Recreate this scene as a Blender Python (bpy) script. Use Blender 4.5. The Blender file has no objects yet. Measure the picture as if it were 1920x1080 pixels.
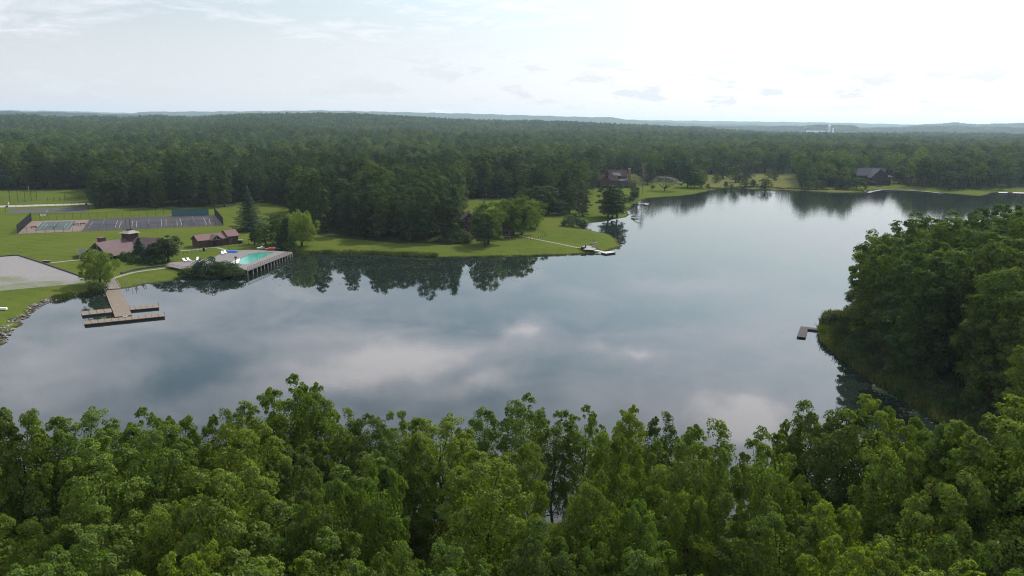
import bpy, math, random
import numpy as np
from mathutils import Matrix, Vector
random.seed(7)
S = bpy.context.scene
COL = S.collection
R = math.radians

# ------------------------------------------------------------------ camera
CAMH, FPX = 55.0, 1400.0
PITCH, ROLL = R(12.49), R(0.66)
CM = Matrix.Rotation(math.pi/2 - PITCH, 3, 'X') @ Matrix.Rotation(ROLL, 3, 'Z')
CMN = np.array(CM)
cam = bpy.data.cameras.new('camera'); co = bpy.data.objects.new('camera', cam); COL.objects.link(co)
co.matrix_world = Matrix.Translation((0, 0, CAMH)) @ CM.to_4x4()
cam.sensor_width = 36; cam.lens = 36*FPX/1920
cam.clip_start = 1; cam.clip_end = 60000
S.camera = co

def ray(px, py):
    return CM @ Vector(((px-960)/FPX, -(py-540)/FPX, -1))
def at(px, py, z=1.2):
    """the ground point (on the level z) that a place in the photograph shows"""
    r = ray(px, py); t = (z-CAMH)/r.z
    return Vector((r.x*t, r.y*t, z))
def top_height(px, py, x, y, z0=1.2):
    """height over the ground z0 of something at x, y whose top shows at row py"""
    r = ray(px, py); d = math.hypot(x, y)/math.hypot(r.x, r.y)
    return CAMH + r.z*d - z0
def project(X, Y, Z):
    v = np.stack([X, Y, np.asarray(Z)-CAMH], -1) @ CMN
    return 960+FPX*v[..., 0]/-v[..., 2], 540-FPX*v[..., 1]/-v[..., 2]

# ------------------------------------------------------------------ sun, sky
SUN_AZ, SUN_EL = R(38), R(47)
sl = bpy.data.lights.new('sun', 'SUN'); sl.energy = 4.6; sl.angle = R(1.2); sl.color = (1, .95, .86)
so = bpy.data.objects.new('sun', sl); COL.objects.link(so)
sd_ = Vector((math.sin(SUN_AZ)*math.cos(SUN_EL), math.cos(SUN_AZ)*math.cos(SUN_EL), math.sin(SUN_EL)))
so.rotation_euler = (-sd_).to_track_quat('-Z', 'Y').to_euler(); so.location = (0, 0, 300)

W = bpy.data.worlds.new('World'); S.world = W; W.use_nodes = True
class NT:
    def __init__(s, nt):
        s.nt = nt; s.n = nt.nodes; s.l = nt.links
    def node(s, t, **kw):
        n = s.n.new(t)
        for k, v in kw.items(): setattr(n, k, v)
        return n
    def put(s, sock, v):
        if isinstance(v, bpy.types.NodeSocket): s.l.new(v, sock)
        else: sock.default_value = v
    def math(s, op, a, b=0.0, c=0.0, clamp=False):
        n = s.node('ShaderNodeMath', operation=op, use_clamp=clamp)
        s.put(n.inputs[0], a); s.put(n.inputs[1], b); s.put(n.inputs[2], c)
        return n.outputs[0]
    def mix(s, f, a, b, blend='MIX'):
        n = s.node('ShaderNodeMix', data_type='RGBA', blend_type=blend)
        s.put(n.inputs[0], f)
        s.put(n.inputs[6], a if isinstance(a, bpy.types.NodeSocket) else (*a[:3], 1))
        s.put(n.inputs[7], b if isinstance(b, bpy.types.NodeSocket) else (*b[:3], 1))
        return n.outputs[2]
    def noise(s, vec, scale, detail=3, rough=.5, out=0, dist=0):
        n = s.node('ShaderNodeTexNoise')
        if vec is not None: s.put(n.inputs['Vector'], vec)
        n.inputs['Scale'].default_value = scale; n.inputs['Detail'].default_value = detail
        n.inputs['Roughness'].default_value = rough; n.inputs['Distortion'].default_value = dist
        return n.outputs[out]
    def ramp(s, f, a, b, lo=0.0, hi=1.0):
        n = s.node('ShaderNodeMapRange', interpolation_type='SMOOTHSTEP')
        s.put(n.inputs[0], f)
        for i, v in ((1, a), (2, b), (3, lo), (4, hi)): n.inputs[i].default_value = v
        return n.outputs[0]
    def vmul(s, v, m):
        n = s.node('ShaderNodeVectorMath', operation='MULTIPLY'); s.put(n.inputs[0], v); n.inputs[1].default_value = m
        return n.outputs[0]

SKY_STRENGTH = 0.1
def build_world():
    t = NT(W.node_tree); t.n.clear()
    tc = t.node('ShaderNodeTexCoord').outputs['Generated']
    sep = t.node('ShaderNodeSeparateXYZ'); t.l.new(tc, sep.inputs[0])
    x, y, z = sep.outputs
    sky = t.node('ShaderNodeTexSky', sky_type='NISHITA', sun_disc=False)
    sky.sun_elevation = SUN_EL; sky.sun_rotation = SUN_AZ; sky.altitude = 100
    sky.air_density = 1.0; sky.dust_density = 1.5; sky.ozone_density = 1.0
    zz = t.math('MAXIMUM', z, 0.0)
    d = t.math('ADD', zz, 0.13)
    cx = t.math('DIVIDE', x, d); cy = t.math('DIVIDE', y, d)
    comb = t.node('ShaderNodeCombineXYZ'); t.l.new(cx, comb.inputs[0]); t.l.new(cy, comb.inputs[1])
    P = comb.outputs[0]
    el = t.math('ARCSINE', z); az = t.math('ARCTAN2', x, y)
    # veil of thin high cloud with blue showing through
    n1 = t.noise(t.vmul(P, (1, 1.3, 1)), 0.75, 5, .52, dist=.5)
    n2 = t.noise(t.vmul(P, (1, 1.25, 1)), 3.4, 8, .66, dist=.8)
    # the clumps of cloud seen mirrored in the lake (azimuth, elevation)
    wn = t.noise(tc, 9.0, 4, .6, out=1)
    ws = t.node('ShaderNodeSeparateXYZ'); t.l.new(wn, ws.inputs[0])
    azw = t.math('ADD', az, t.math('MULTIPLY', t.math('SUBTRACT', ws.outputs[0], .5), .12))
    elw = t.math('ADD', el, t.math('MULTIPLY', t.math('SUBTRACT', ws.outputs[1], .5), .07))
    tot = None
    for px, py, w, h, amp, tilt in CLOUDS:
        r = ray(px, py).normalized()
        a0, e0 = math.atan2(r.x, r.y), -math.asin(r.z)
        dx = t.math('SUBTRACT', azw, a0); dy = t.math('SUBTRACT', elw, e0)
        dy = t.math('ADD', dy, t.math('MULTIPLY', dx, tilt))
        q = t.math('ADD', t.math('POWER', t.math('DIVIDE', dx, w/FPX), 2), t.math('POWER', t.math('DIVIDE', dy, h/FPX), 2))
        g = t.math('MULTIPLY', t.math('EXPONENT', t.math('MULTIPLY', q, -1)), amp)
        tot = g if tot is None else t.math('ADD', tot, g)
    dens = t.math('ADD', t.math('ADD', t.math('MULTIPLY', t.math('SUBTRACT', n1, .5), 1.5), t.math('MULTIPLY', t.math('SUBTRACT', n2, .5), 1.15)), tot)
    veil = t.ramp(dens, -.40, .38)
    thick = t.ramp(dens, .22, .80)
    # small flat-based puffs low over the horizon
    c2 = t.node('ShaderNodeCombineXYZ'); t.l.new(az, c2.inputs[0]); t.l.new(t.math('MULTIPLY', el, 3.2), c2.inputs[1])
    pn = t.noise(c2.outputs[0], 13, 5, .6)
    band = t.math('MULTIPLY', t.ramp(el, .012, .03), t.ramp(el, .11, .04))
    puff = t.math('MULTIPLY', t.ramp(pn, .50, .60), band)
    # glare round the sun behind the veil
    dt = t.node('ShaderNodeVectorMath', operation='DOT_PRODUCT'); t.l.new(tc, dt.inputs[0]); dt.inputs[1].default_value = sd_
    cs = t.math('MAXIMUM', dt.outputs['Value'], 0.0)
    glow = t.math('POWER', cs, 3.0)
    gain = t.math('ADD', .79, t.math('MULTIPLY', glow, .85))
    gain = t.math('ADD', gain, t.ramp(el, .10, .36, 0, .84))
    gain = t.math('MULTIPLY', gain, t.ramp(el, .50, 1.25, 1.0, .42))
    k = 1/SKY_STRENGTH
    veilc = t.mix(t.ramp(el, .10, .30), (1.05*k, 1.08*k, 1.17*k), (1.07*k, 1.09*k, 1.22*k))
    sn = t.mix(1.0, sky.outputs[0], (1.30, 1.34, 1.20), 'MULTIPLY')
    # toward the horizon everything drowns in veil
    low = t.ramp(el, .02, .26, .80, 0.0)
    cov = t.math('MAXIMUM', t.math('MULTIPLY', veil, .85), low)
    c = t.mix(cov, sn, veilc)
    c = t.mix(t.math('MULTIPLY', thick, .85), c, (1.70*k, 1.62*k, 1.66*k))
    gm = t.node('ShaderNodeVectorMath', operation='SCALE'); t.l.new(c, gm.inputs[0]); t.l.new(gain, gm.inputs['Scale'])
    below = t.math('LESS_THAN', z, -0.002)
    gsc = t.mix(t.math('MULTIPLY', puff, .72), gm.outputs[0], (.80*k, .83*k, .87*k))
    c = t.mix(below, gsc, (.55*k, .62*k, .72*k))
    bg = t.node('ShaderNodeBackground'); t.l.new(c, bg.inputs[0]); bg.inputs[1].default_value = SKY_STRENGTH
    o = t.node('ShaderNodeOutputWorld'); t.l.new(bg.outputs[0], o.inputs[0])
# px, py (where the lake mirrors it), half width, half height, amount, tilt
CLOUDS = [(990, 632, 46, 20, .62, 0), (1200, 670, 38, 12, .58, 0), (1130, 655, 30, 10, .4, 0), (905, 718, 95, 22, .62, .15),
          (720, 680, 200, 42, .70, .12), (600, 628, 120, 22, .3, .1), (1375, 785, 130, 46, 1.0, .05), (60, 720, 260, 120, .35, 0),
          (1480, 640, 260, 70, .25, 0), (340, 715, 120, 24, -.45, .1), (1000, 720, 130, 60, -.3, 0), (1010, 580, 170, 40, -.35, 0),
          (1290, 585, 130, 30, -.3, 0), (650, 745, 110, 22, -.3, 0), (1120, 505, 300, 35, -.2, 0), (1100, 740, 60, 60, .25, 0)]
build_world()

S.view_settings.view_transform = 'Standard'; S.view_settings.look = 'None'
S.view_settings.exposure = 0.0; S.view_settings.gamma = 1; S.view_settings.use_curve_mapping = False
S.render.engine = 'CYCLES'
S.cycles.use_denoising = True
S.cycles.denoiser = 'OPENIMAGEDENOISE'; S.cycles.denoising_prefilter = 'NONE'; S.cycles.filter_width = 1.1
S.cycles.max_bounces = 6; S.cycles.diffuse_bounces = 3; S.cycles.glossy_bounces = 3; S.cycles.transmission_bounces = 3
S.cycles.transparent_max_bounces = 4; S.cycles.volume_bounces = 0
S.cycles.sample_clamp_indirect = 4
S.cycles.caustics_reflective = False; S.cycles.caustics_refractive = False

# ------------------------------------------------------------------ materials
MATS = {}
def newmat(name):
    m = bpy.data.materials.new(name); m.use_nodes = True
    t = NT(m.node_tree); t.n.clear()
    o = t.node('ShaderNodeOutputMaterial'); MATS[name] = m
    return m, t, o
def plain(name, c, rough=.7, vary=.25, scale=1.5, bump=0.0, lines=0.0, axis=0, spec=.12, metal=0):
    m, t, o = newmat(name)
    b = t.node('ShaderNodeBsdfPrincipled'); tc = t.node('ShaderNodeTexCoord').outputs['Object']
    n = t.noise(tc, scale, 5, .6); n2 = t.noise(tc, scale*7, 3, .6)
    f = t.math('ADD', t.math('MULTIPLY', n, .65), t.math('MULTIPLY', n2, .35))
    f = t.ramp(f, .3, .7)
    lo = tuple(v*(1-vary) for v in c); hi = tuple(min(1, v*(1+vary)) for v in c)
    col = t.mix(f, lo, hi)
    hgt = n2
    if lines:
        w = t.node('ShaderNodeTexWave', wave_type='BANDS', bands_direction='XYZ'[axis]); t.l.new(tc, w.inputs[0])
        w.inputs['Scale'].default_value = lines; w.inputs['Distortion'].default_value = .15
        lf = t.ramp(w.outputs['Fac'], .0, .18)
        col = t.mix(lf, tuple(v*.6 for v in c), col)
        hgt = t.math('ADD', lf, t.math('MULTIPLY', n2, .3)); bump = max(bump, .4)
    t.l.new(col, b.inputs['Base Color']); b.inputs['Roughness'].default_value = rough
    b.inputs['Specular IOR Level'].default_value = spec; b.inputs['Metallic'].default_value = metal
    if bump:
        bp = t.node('ShaderNodeBump'); bp.inputs['Strength'].default_value = bump; bp.inputs['Distance'].default_value = .05
        t.l.new(hgt, bp.inputs['Height']); t.l.new(bp.outputs[0], b.inputs['Normal'])
    t.l.new(b.outputs[0], o.inputs[0])
    return m
def leafmat(name, cols, trans=.35, gloss=.04, bright=1.0, patch=0.0, pscale=.012, bypos=False):
    """cols: a few leaf colours spread over the trees; each leaf varies a little round its tree's"""
    m, t, o = newmat(name)
    oi = t.node('ShaderNodeObjectInfo'); gi = t.node('ShaderNodeNewGeometry')
    rnd = oi.outputs['Random']
    if patch:
        pn = t.noise(gi.outputs['Position'] if bypos else oi.outputs['Location'], pscale, 3, .6)
        rnd = t.math('ADD', t.math('MULTIPLY', rnd, 1-patch), t.math('MULTIPLY', t.ramp(pn, .36, .64), patch))
    cr = t.node('ShaderNodeValToRGB'); t.l.new(rnd, cr.inputs[0])
    e = cr.color_ramp.elements
    while len(e) < len(cols): e.new(.5)
    for i, c in enumerate(cols):
        e[i].position = i/(len(cols)-1); e[i].color = (*[v*bright for v in c], 1)
    isl = gi.outputs['Random Per Island']
    hs = t.node('ShaderNodeHueSaturation')
    t.l.new(cr.outputs[0], hs.inputs['Color'])
    t.put(hs.inputs['Hue'], t.math('ADD', .480, t.math('MULTIPLY', isl, .032)))
    t.put(hs.inputs['Value'], t.math('ADD', .62, t.math('MULTIPLY', isl, .80)))
    c = hs.outputs[0]
    df = t.node('ShaderNodeBsdfDiffuse'); t.l.new(c, df.inputs[0])
    tr = t.node('ShaderNodeBsdfTranslucent'); t.l.new(t.mix(1.0, c, (1.25, 1.35, .55), 'MULTIPLY'), tr.inputs[0])
    gl = t.node('ShaderNodeBsdfGlossy'); gl.inputs['Roughness'].default_value = .5; gl.inputs[0].default_value = (.9, .95, 1, 1)
    a = t.node('ShaderNodeMixShader'); a.inputs[0].default_value = trans; t.l.new(df.outputs[0], a.inputs[1]); t.l.new(tr.outputs[0], a.inputs[2])
    b = t.node('ShaderNodeMixShader'); b.inputs[0].default_value = gloss; t.l.new(a.outputs[0], b.inputs[1]); t.l.new(gl.outputs[0], b.inputs[2])
    t.l.new(b.outputs[0], o.inputs[0])
    return m
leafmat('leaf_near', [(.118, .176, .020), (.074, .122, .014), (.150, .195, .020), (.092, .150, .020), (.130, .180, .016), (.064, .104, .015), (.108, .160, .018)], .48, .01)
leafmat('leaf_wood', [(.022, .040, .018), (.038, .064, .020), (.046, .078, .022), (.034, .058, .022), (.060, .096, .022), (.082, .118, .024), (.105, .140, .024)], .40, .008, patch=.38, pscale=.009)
leafmat('leaf_bank', [(.042, .080, .015), (.085, .135, .018), (.060, .105, .018), (.108, .155, .018), (.050, .090, .020)], .42, .008)
leafmat('leaf_dark', [(.026, .055, .020), (.034, .062, .022), (.028, .050, .018)], .25, .008)
leafmat('leaf_conifer', [(.048, .088, .050), (.040, .075, .045)], .25, .01)
leafmat('leaf_willow', [(.160, .225, .030), (.145, .200, .030)], .45, .01)
leafmat('leaf_mimosa', [(.070, .060, .042), (.070, .060, .042)], .3)
leafmat('leaf_shrub', [(.050, .085, .016), (.035, .065, .014), (.070, .095, .018)], .35, .008)
leafmat('leaf_reed', [(.028, .050, .012), (.060, .082, .016), (.075, .075, .028), (.085, .110, .022), (.050, .045, .022)], .35, .005, patch=1.0, pscale=.16, bypos=True)
leafmat('leaf_lily', [(.045, .065, .022), (.045, .065, .022)], .1, .03)
plain('bark', (0.047, 0.039, 0.030), .9, .35, 3, .3)
plain('bark_pale', (0.180, 0.165, 0.143), .9, .3, 3)
plain('dock_wood', (.190, .152, .118), .75, .22, 1.2, lines=2.2, axis=0)
plain('dock_wood_cross', (.190, .152, .118), .75, .22, 1.2, lines=2.2, axis=1)
plain('grey_wood', (0.182, 0.158, 0.140), .8, .25, 2)
plain('dark_wood', (.06, .045, .04), .8, .3, 3)
plain('old_wood', (.066, .054, .054), .8, .45, 3)
plain('pale_deck', (0.465, 0.450, 0.420), .7, .12, 2)
plain('float_black', (.02, .02, .022), .5, .3, 3)
plain('roof_purple', (0.114, 0.075, 0.078), .55, .14, .6, lines=.75, axis=0)
plain('roof_brown', (0.155, 0.094, 0.086), .65, .14, .8, lines=.9, axis=0)
plain('roof_slate', (.085, .085, .096), .9, .14, 1, lines=.9, axis=0)
plain('roof_red', (.045, .029, .029), .95, .16, 1, lines=.9, axis=0)
plain('siding_brown', (0.081, 0.042, 0.033), .8, .2, 1.5, lines=1.2, axis=2)
plain('siding_dark', (0.036, 0.024, 0.023), .8, .2, 1.5, lines=1.2, axis=2)
plain('trim_pale', (0.279, 0.260, 0.236), .6, .12, 3)
plain('brick_chimney', (0.176, 0.104, 0.078), .85, .3, 6)
plain('stone_grey', (0.130, 0.113, 0.100), .9, .35, 1.2, .4)
plain('stone_pale', (0.252, 0.240, 0.216), .9, .2, 1.2, .3)
plain('concrete', (.165, .153, .146), .85, .12, .8)
plain('path_concrete', (.210, .205, .175), .9, .12, .8)
plain('road_gravel', (0.267, 0.254, 0.236), .95, .15, .6)
plain('pool_water', (0.032, 0.266, 0.194), .15, .06, .5, spec=.5)
plain('white_plastic', (.75, .75, .74), .5, .06, 2)
plain('blue_plastic', (.03, .20, .60), .4, .15, 2)
plain('orange_plastic', (.55, .16, .09), .45, .15, 2)
plain('red_plastic', (.40, .07, .06), .45, .15, 2)
plain('teal_cloth', (0.062, 0.136, 0.143), .7, .12, .6, lines=.6, axis=0)
plain('dark_metal', (.022, .024, .024), .5, .2, 2)
plain('grey_metal', (.35, .36, .37), .4, .12, 2)
plain('court_dark', (.048, .044, .048), .9, .22, .12)
plain('court_blue', (.042, .043, .050), .9, .2, .15)
plain('court_green', (.058, .080, .076), .9, .12, .3)
plain('court_clay', (.165, .120, .100), .9, .12, .3)
plain('asphalt_old', (0.062, 0.059, 0.062), .95, .25, .2)
plain('line_white', (.30, .30, .29), .8, .15, .6)
plain('glass_dark', (.02, .025, .03), .1, .1, 1, spec=.6)
plain('timber_edge', (.055, .05, .045), .9, .3, 2)
plain('water_tank', (.75, .77, .80), .5, .05, 1)
plain('far_clearing', (.55, .52, .46), .9, .1, .01)

def gravel_mat():
    m, t, o = newmat('gravel_lot'); b = t.node('ShaderNodeBsdfPrincipled')
    tc = t.node('ShaderNodeTexCoord').outputs['Object']
    n = t.noise(tc, .12, 5, .6, dist=.8); n2 = t.noise(t.vmul(tc, (1, 2.2, 1)), .8, 6, .7); n3 = t.noise(tc, 5, 3, .7)
    c = t.mix(t.ramp(n2, .3, .7), (.160, .153, .150), (.235, .222, .215))
    c = t.mix(t.math('MULTIPLY', t.ramp(n3, .35, .7), .35), c, (.125, .115, .115))
    # weeds creep in from the side nearest the lake
    sep = t.node('ShaderNodeSeparateXYZ'); t.l.new(tc, sep.inputs[0])
    edge = t.math('ADD', t.ramp(sep.outputs[1], 264, 238, 0, .75), t.math('MULTIPLY', t.math('SUBTRACT', n, .5), 2.2))
    edge = t.math('ADD', edge, t.math('MULTIPLY', t.math('SUBTRACT', n2, .5), 1.6))
    c = t.mix(t.ramp(edge, .2, 1.0, 0, .8), c, (.095, .115, .045))
    t.l.new(c, b.inputs['Base Color']); b.inputs['Roughness'].default_value = .95; b.inputs['Specular IOR Level'].default_value = .2
    t.l.new(b.outputs[0], o.inputs[0])
gravel_mat()
def ground_mat():
    m, t, o = newmat('ground'); b = t.node('ShaderNodeBsdfPrincipled')
    pos = t.node('ShaderNodeNewGeometry').outputs['Position']
    lawn = t.node('ShaderNodeAttribute', attribute_name='lawn').outputs['Fac']
    dry = t.node('ShaderNodeAttribute', attribute_name='dry').outputs['Fac']
    sep = t.node('ShaderNodeSeparateXYZ'); t.l.new(pos, sep.inputs[0])
    n1 = t.noise(pos, .035, 4, .6, dist=.6); n2 = t.noise(pos, .22, 5, .65); n3 = t.noise(pos, 1.6, 4, .7)
    g = t.mix(t.ramp(n1, .35, .65), (.056, .084, .015), (.086, .104, .020))
    g = t.mix(t.math('MULTIPLY', t.ramp(n2, .35, .7), .6), g, (.076, .088, .018))
    g = t.mix(t.math('MULTIPLY', t.ramp(n2, .50, .28), .7), g, (.032, .064, .009))
    g = t.mix(t.math('MULTIPLY', t.ramp(n3, .40, .65), .4), g, (.085, .10, .024))
    g = t.mix(t.math('MULTIPLY', t.ramp(n3, .55, .3), .3), g, (.030, .052, .009))
    # mower passes
    wv = t.node('ShaderNodeTexWave', wave_type='BANDS', bands_direction='DIAGONAL'); t.l.new(t.vmul(pos, (.35, 1, 1)), wv.inputs[0])
    wv.inputs['Scale'].default_value = .09; wv.inputs['Distortion'].default_value = 1.5; wv.inputs['Detail Scale'].default_value = .3
    g = t.mix(t.math('MULTIPLY', wv.outputs['Fac'], .30), g, (.085, .112, .02))
    dr = t.mix(t.ramp(n2, .35, .65), (.085, .095, .03), (.125, .12, .045))
    dr = t.mix(t.math('MULTIPLY', t.ramp(n3, .45, .65), .5), dr, (.06, .075, .022))
    g = t.mix(dry, g, dr)
    fl = t.mix(t.ramp(n2, .35, .65), (.022, .032, .011), (.040, .045, .018))
    far = t.noise(pos, .012, 8, .7)
    fl = t.mix(t.ramp(sep.outputs[1], 2500, 4000), fl, t.mix(t.ramp(far, .35, .65), (.028, .050, .022), (.045, .072, .030)))
    lf = t.ramp(t.math('ADD', lawn, t.math('MULTIPLY', t.math('SUBTRACT', n2, .5), .5)), .35, .65)
    c = t.mix(lf, fl, g)
    mud = t.mix(t.ramp(n3, .4, .6), (.030, .030, .016), (.05, .045, .026))
    zz = t.math('ADD', sep.outputs[2], t.math('MULTIPLY', t.math('SUBTRACT', n3, .5), .5))
    c = t.mix(t.ramp(zz, .04, .26), mud, c)
    t.l.new(c, b.inputs['Base Color']); b.inputs['Roughness'].default_value = 1; b.inputs['Specular IOR Level'].default_value = 0
    bp = t.node('ShaderNodeBump'); bp.inputs['Strength'].default_value = .7; bp.inputs['Distance'].default_value = .35
    t.l.new(t.math('ADD', n2, t.math('MULTIPLY', n3, .5)), bp.inputs['Height']); t.l.new(bp.outputs[0], b.inputs['Normal'])
    t.l.new(b.outputs[0], o.inputs[0])
ground_mat()
def water_mat():
    m, t, o = newmat('lake_water'); b = t.node('ShaderNodeBsdfPrincipled')
    pos = t.node('ShaderNodeNewGeometry').outputs['Position']
    calm = t.noise(t.vmul(pos, (.4, 1, 1)), .012, 4, .55, dist=.5)
    calm = t.ramp(calm, .42, .68)
    sep = t.node('ShaderNodeSeparateXYZ'); t.l.new(pos, sep.inputs[0])
    far = t.ramp(sep.outputs[1], 300, 560)
    n = t.noise(pos, .55, 3, .55); n2 = t.noise(pos, 2.6, 3, .6)
    h = t.math('ADD', t.math('MULTIPLY', n, .5), t.math('MULTIPLY', n2, .14))
    bp = t.node('ShaderNodeBump'); t.l.new(h, bp.inputs['Height']); bp.inputs['Distance'].default_value = .05
    t.put(bp.inputs['Strength'], t.math('ADD', .045, t.math('ADD', t.math('MULTIPLY', calm, .10), t.math('MULTIPLY', far, .75))))
    t.l.new(bp.outputs[0], b.inputs['Normal'])
    c = t.mix(calm, (.009, .015, .012), (.012, .018, .015))
    t.l.new(c, b.inputs['Base Color'])
    t.put(b.inputs['Roughness'], t.math('ADD', .018, t.math('ADD', t.math('MULTIPLY', calm, .03), t.math('MULTIPLY', far, .04))))
    b.inputs['IOR'].default_value = 1.333; b.inputs['Specular IOR Level'].default_value = .5
    t.l.new(b.outputs[0], o.inputs[0])
water_mat()

# ------------------------------------------------------------------ helpers
def tag(o, label=None, cat=None, group=None, kind=None):
    if label: o['label'] = label
    if cat: o['category'] = cat
    if group: o['group'] = group
    if kind: o['kind'] = kind
    return o
def empty(name, loc, rz=0.0, label=None, cat=None, group=None):
    o = bpy.data.objects.new(name, None); COL.objects.link(o); o.empty_display_size = .5
    o.location = loc; o.rotation_euler = (0, 0, rz)
    return tag(o, label, cat, group)
def link(name, me, parent=None):
    o = bpy.data.objects.new(name, me); COL.objects.link(o)
    if parent is not None: o.parent = parent
    return o
class MB:
    def __init__(s): s.v = []; s.f = []
    def add(s, vs, fs):
        b = len(s.v); s.v += [tuple(p) for p in vs]; s.f += [tuple(i+b for i in f) for f in fs]; return s
    def box(s, x0, x1, y0, y1, z0, z1):
        return s.add([(x0, y0, z0), (x1, y0, z0), (x1, y1, z0), (x0, y1, z0), (x0, y0, z1), (x1, y0, z1), (x1, y1, z1), (x0, y1, z1)],
                     [(0, 3, 2, 1), (4, 5, 6, 7), (0, 1, 5, 4), (1, 2, 6, 5), (2, 3, 7, 6), (3, 0, 4, 7)])
    def prism(s, poly, z0, z1):
        n = len(poly); a = sum(poly[i][0]*poly[(i+1) % n][1]-poly[(i+1) % n][0]*poly[i][1] for i in range(n))
        if a < 0: poly = poly[::-1]
        vs = [(p[0], p[1], z0) for p in poly]+[(p[0], p[1], z1) for p in poly]
        return s.add(vs, [tuple(range(n))[::-1], tuple(range(n, 2*n))]+[(i, (i+1) % n, n+(i+1) % n, n+i) for i in range(n)])
    def sheet(s, poly, z):
        n = len(poly); a = sum(poly[i][0]*poly[(i+1) % n][1]-poly[(i+1) % n][0]*poly[i][1] for i in range(n))
        if a < 0: poly = poly[::-1]
        return s.add([(p[0], p[1], z) for p in poly], [tuple(range(n))])
    def tube(s, p0, p1, r0, r1=None, n=6):
        p0, p1 = Vector(p0), Vector(p1); r1 = r0 if r1 is None else r1
        d = (p1-p0); 
        if d.length < 1e-6: return s
        q = d.to_track_quat('Z', 'Y'); vs = []
        for p, r in ((p0, r0), (p1, r1)):
            for i in range(n):
                a = 2*math.pi*i/n; vs.append(p + q @ Vector((r*math.cos(a), r*math.sin(a), 0)))
        return s.add(vs, [(i, (i+1) % n, n+(i+1) % n, n+i) for i in range(n)]+[tuple(range(n))[::-1], tuple(range(n, 2*n))])
    def house(s, x0, x1, y0, y1, ze, zr, axis='x', z0=0):
        """walls with gable ends, ridge along axis"""
        if axis == 'x':
            ym = (y0+y1)/2; P = [(y0, z0), (y1, z0), (y1, ze), (ym, zr), (y0, ze)]
            vs = [(x0, a, b) for a, b in P]+[(x1, a, b) for a, b in P]
        else:
            xm = (x0+x1)/2; P = [(x1, z0), (x0, z0), (x0, ze), (xm, zr), (x1, ze)]
            vs = [(a, y0, b) for a, b in P]+[(a, y1, b) for a, b in P]
        return s.add(vs, [(0, 4, 3, 2, 1), (5, 6, 7, 8, 9)]+[(i, (i+1) % 5, 5+(i+1) % 5, 5+i) for i in range(5)])
    def slab(s, a, b, c, d, th=.22):
        """sloping roof panel a b c d with thickness upward"""
        a, b, c, d = map(Vector, (a, b, c, d)); n = (b-a).cross(d-a).normalized()
        if n.z < 0: n = -n
        n *= th; vs = [a, b, c, d, a+n, b+n, c+n, d+n]
        return s.add(vs, [(0, 3, 2, 1), (4, 5, 6, 7), (0, 1, 5, 4), (1, 2, 6, 5), (2, 3, 7, 6), (3, 0, 4, 7)])
    def groof(s, x0, x1, y0, y1, ze, zr, axis='x', ov=.6, th=.22):
        if axis == 'x':
            ym = (y0+y1)/2; k = (zr-ze)/(ym-y0); e = ze-k*ov+.04; z = zr+.04
            s.slab((x0-ov, y0-ov, e), (x1+ov, y0-ov, e), (x1+ov, ym, z), (x0-ov, ym, z), th)
            s.slab((x0-ov, y1+ov, e), (x1+ov, y1+ov, e), (x1+ov, ym+.003, z), (x0-ov, ym+.003, z), th)
        else:
            xm = (x0+x1)/2; k = (zr-ze)/(xm-x0); e = ze-k*ov+.04; z = zr+.04
            s.slab((x0-ov, y0-ov, e), (x0-ov, y1+ov, e), (xm, y1+ov, z), (xm, y0-ov, z), th)
            s.slab((x1+ov, y0-ov, e), (x1+ov, y1+ov, e), (xm+.003, y1+ov, z), (xm+.003, y0-ov, z), th)
        return s
    def build(s, name, mat, parent=None, smooth=False):
        me = bpy.data.meshes.new(name); me.from_pydata(s.v, [], s.f); me.materials.append(MATS[mat])
        if smooth: me.shade_smooth()
        return link(name, me, parent)
def fast_mesh(name, V, nper, mats, mat_idx=None, extra=None):
    """V: (nfaces*nper, 3) vertices, faces not sharing vertices; extra: (verts, faces, slot) joined in"""
    V = np.asarray(V, np.float32).reshape(-1, 3); nf = len(V)//nper
    loops = np.arange(nf*nper, dtype=np.int32); starts = np.arange(0, nf*nper, nper, dtype=np.int32)
    mi = np.zeros(nf, np.int32)
    if extra:
        ev, ef, slot = extra; b = len(V)
        V = np.concatenate([V, np.array(ev, np.float32)])
        el = np.array([i+b for f in ef for i in f], np.int32); cnt = np.array([len(f) for f in ef])
        es = len(loops)+np.concatenate([[0], np.cumsum(cnt)[:-1]]).astype(np.int32)
        loops = np.concatenate([loops, el]); starts = np.concatenate([starts, es]); mi = np.concatenate([mi, np.full(len(ef), slot, np.int32)])
    me = bpy.data.meshes.new(name)
    me.vertices.add(len(V)); me.vertices.foreach_set('co', V.ravel())
    me.loops.add(len(loops)); me.loops.foreach_set('vertex_index', loops)
    me.polygons.add(len(starts)); me.polygons.foreach_set('loop_start', starts)
    for m in mats: me.materials.append(MATS[m])
    me.polygons.foreach_set('material_index', mi)
    me.update(calc_edges=True)
    return me
def local_frame(pl, pr, z=1.2):
    a, b = at(*pl, z), at(*pr, z); d = b-a
    return a, math.atan2(d.y, d.x), d.length

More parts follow.
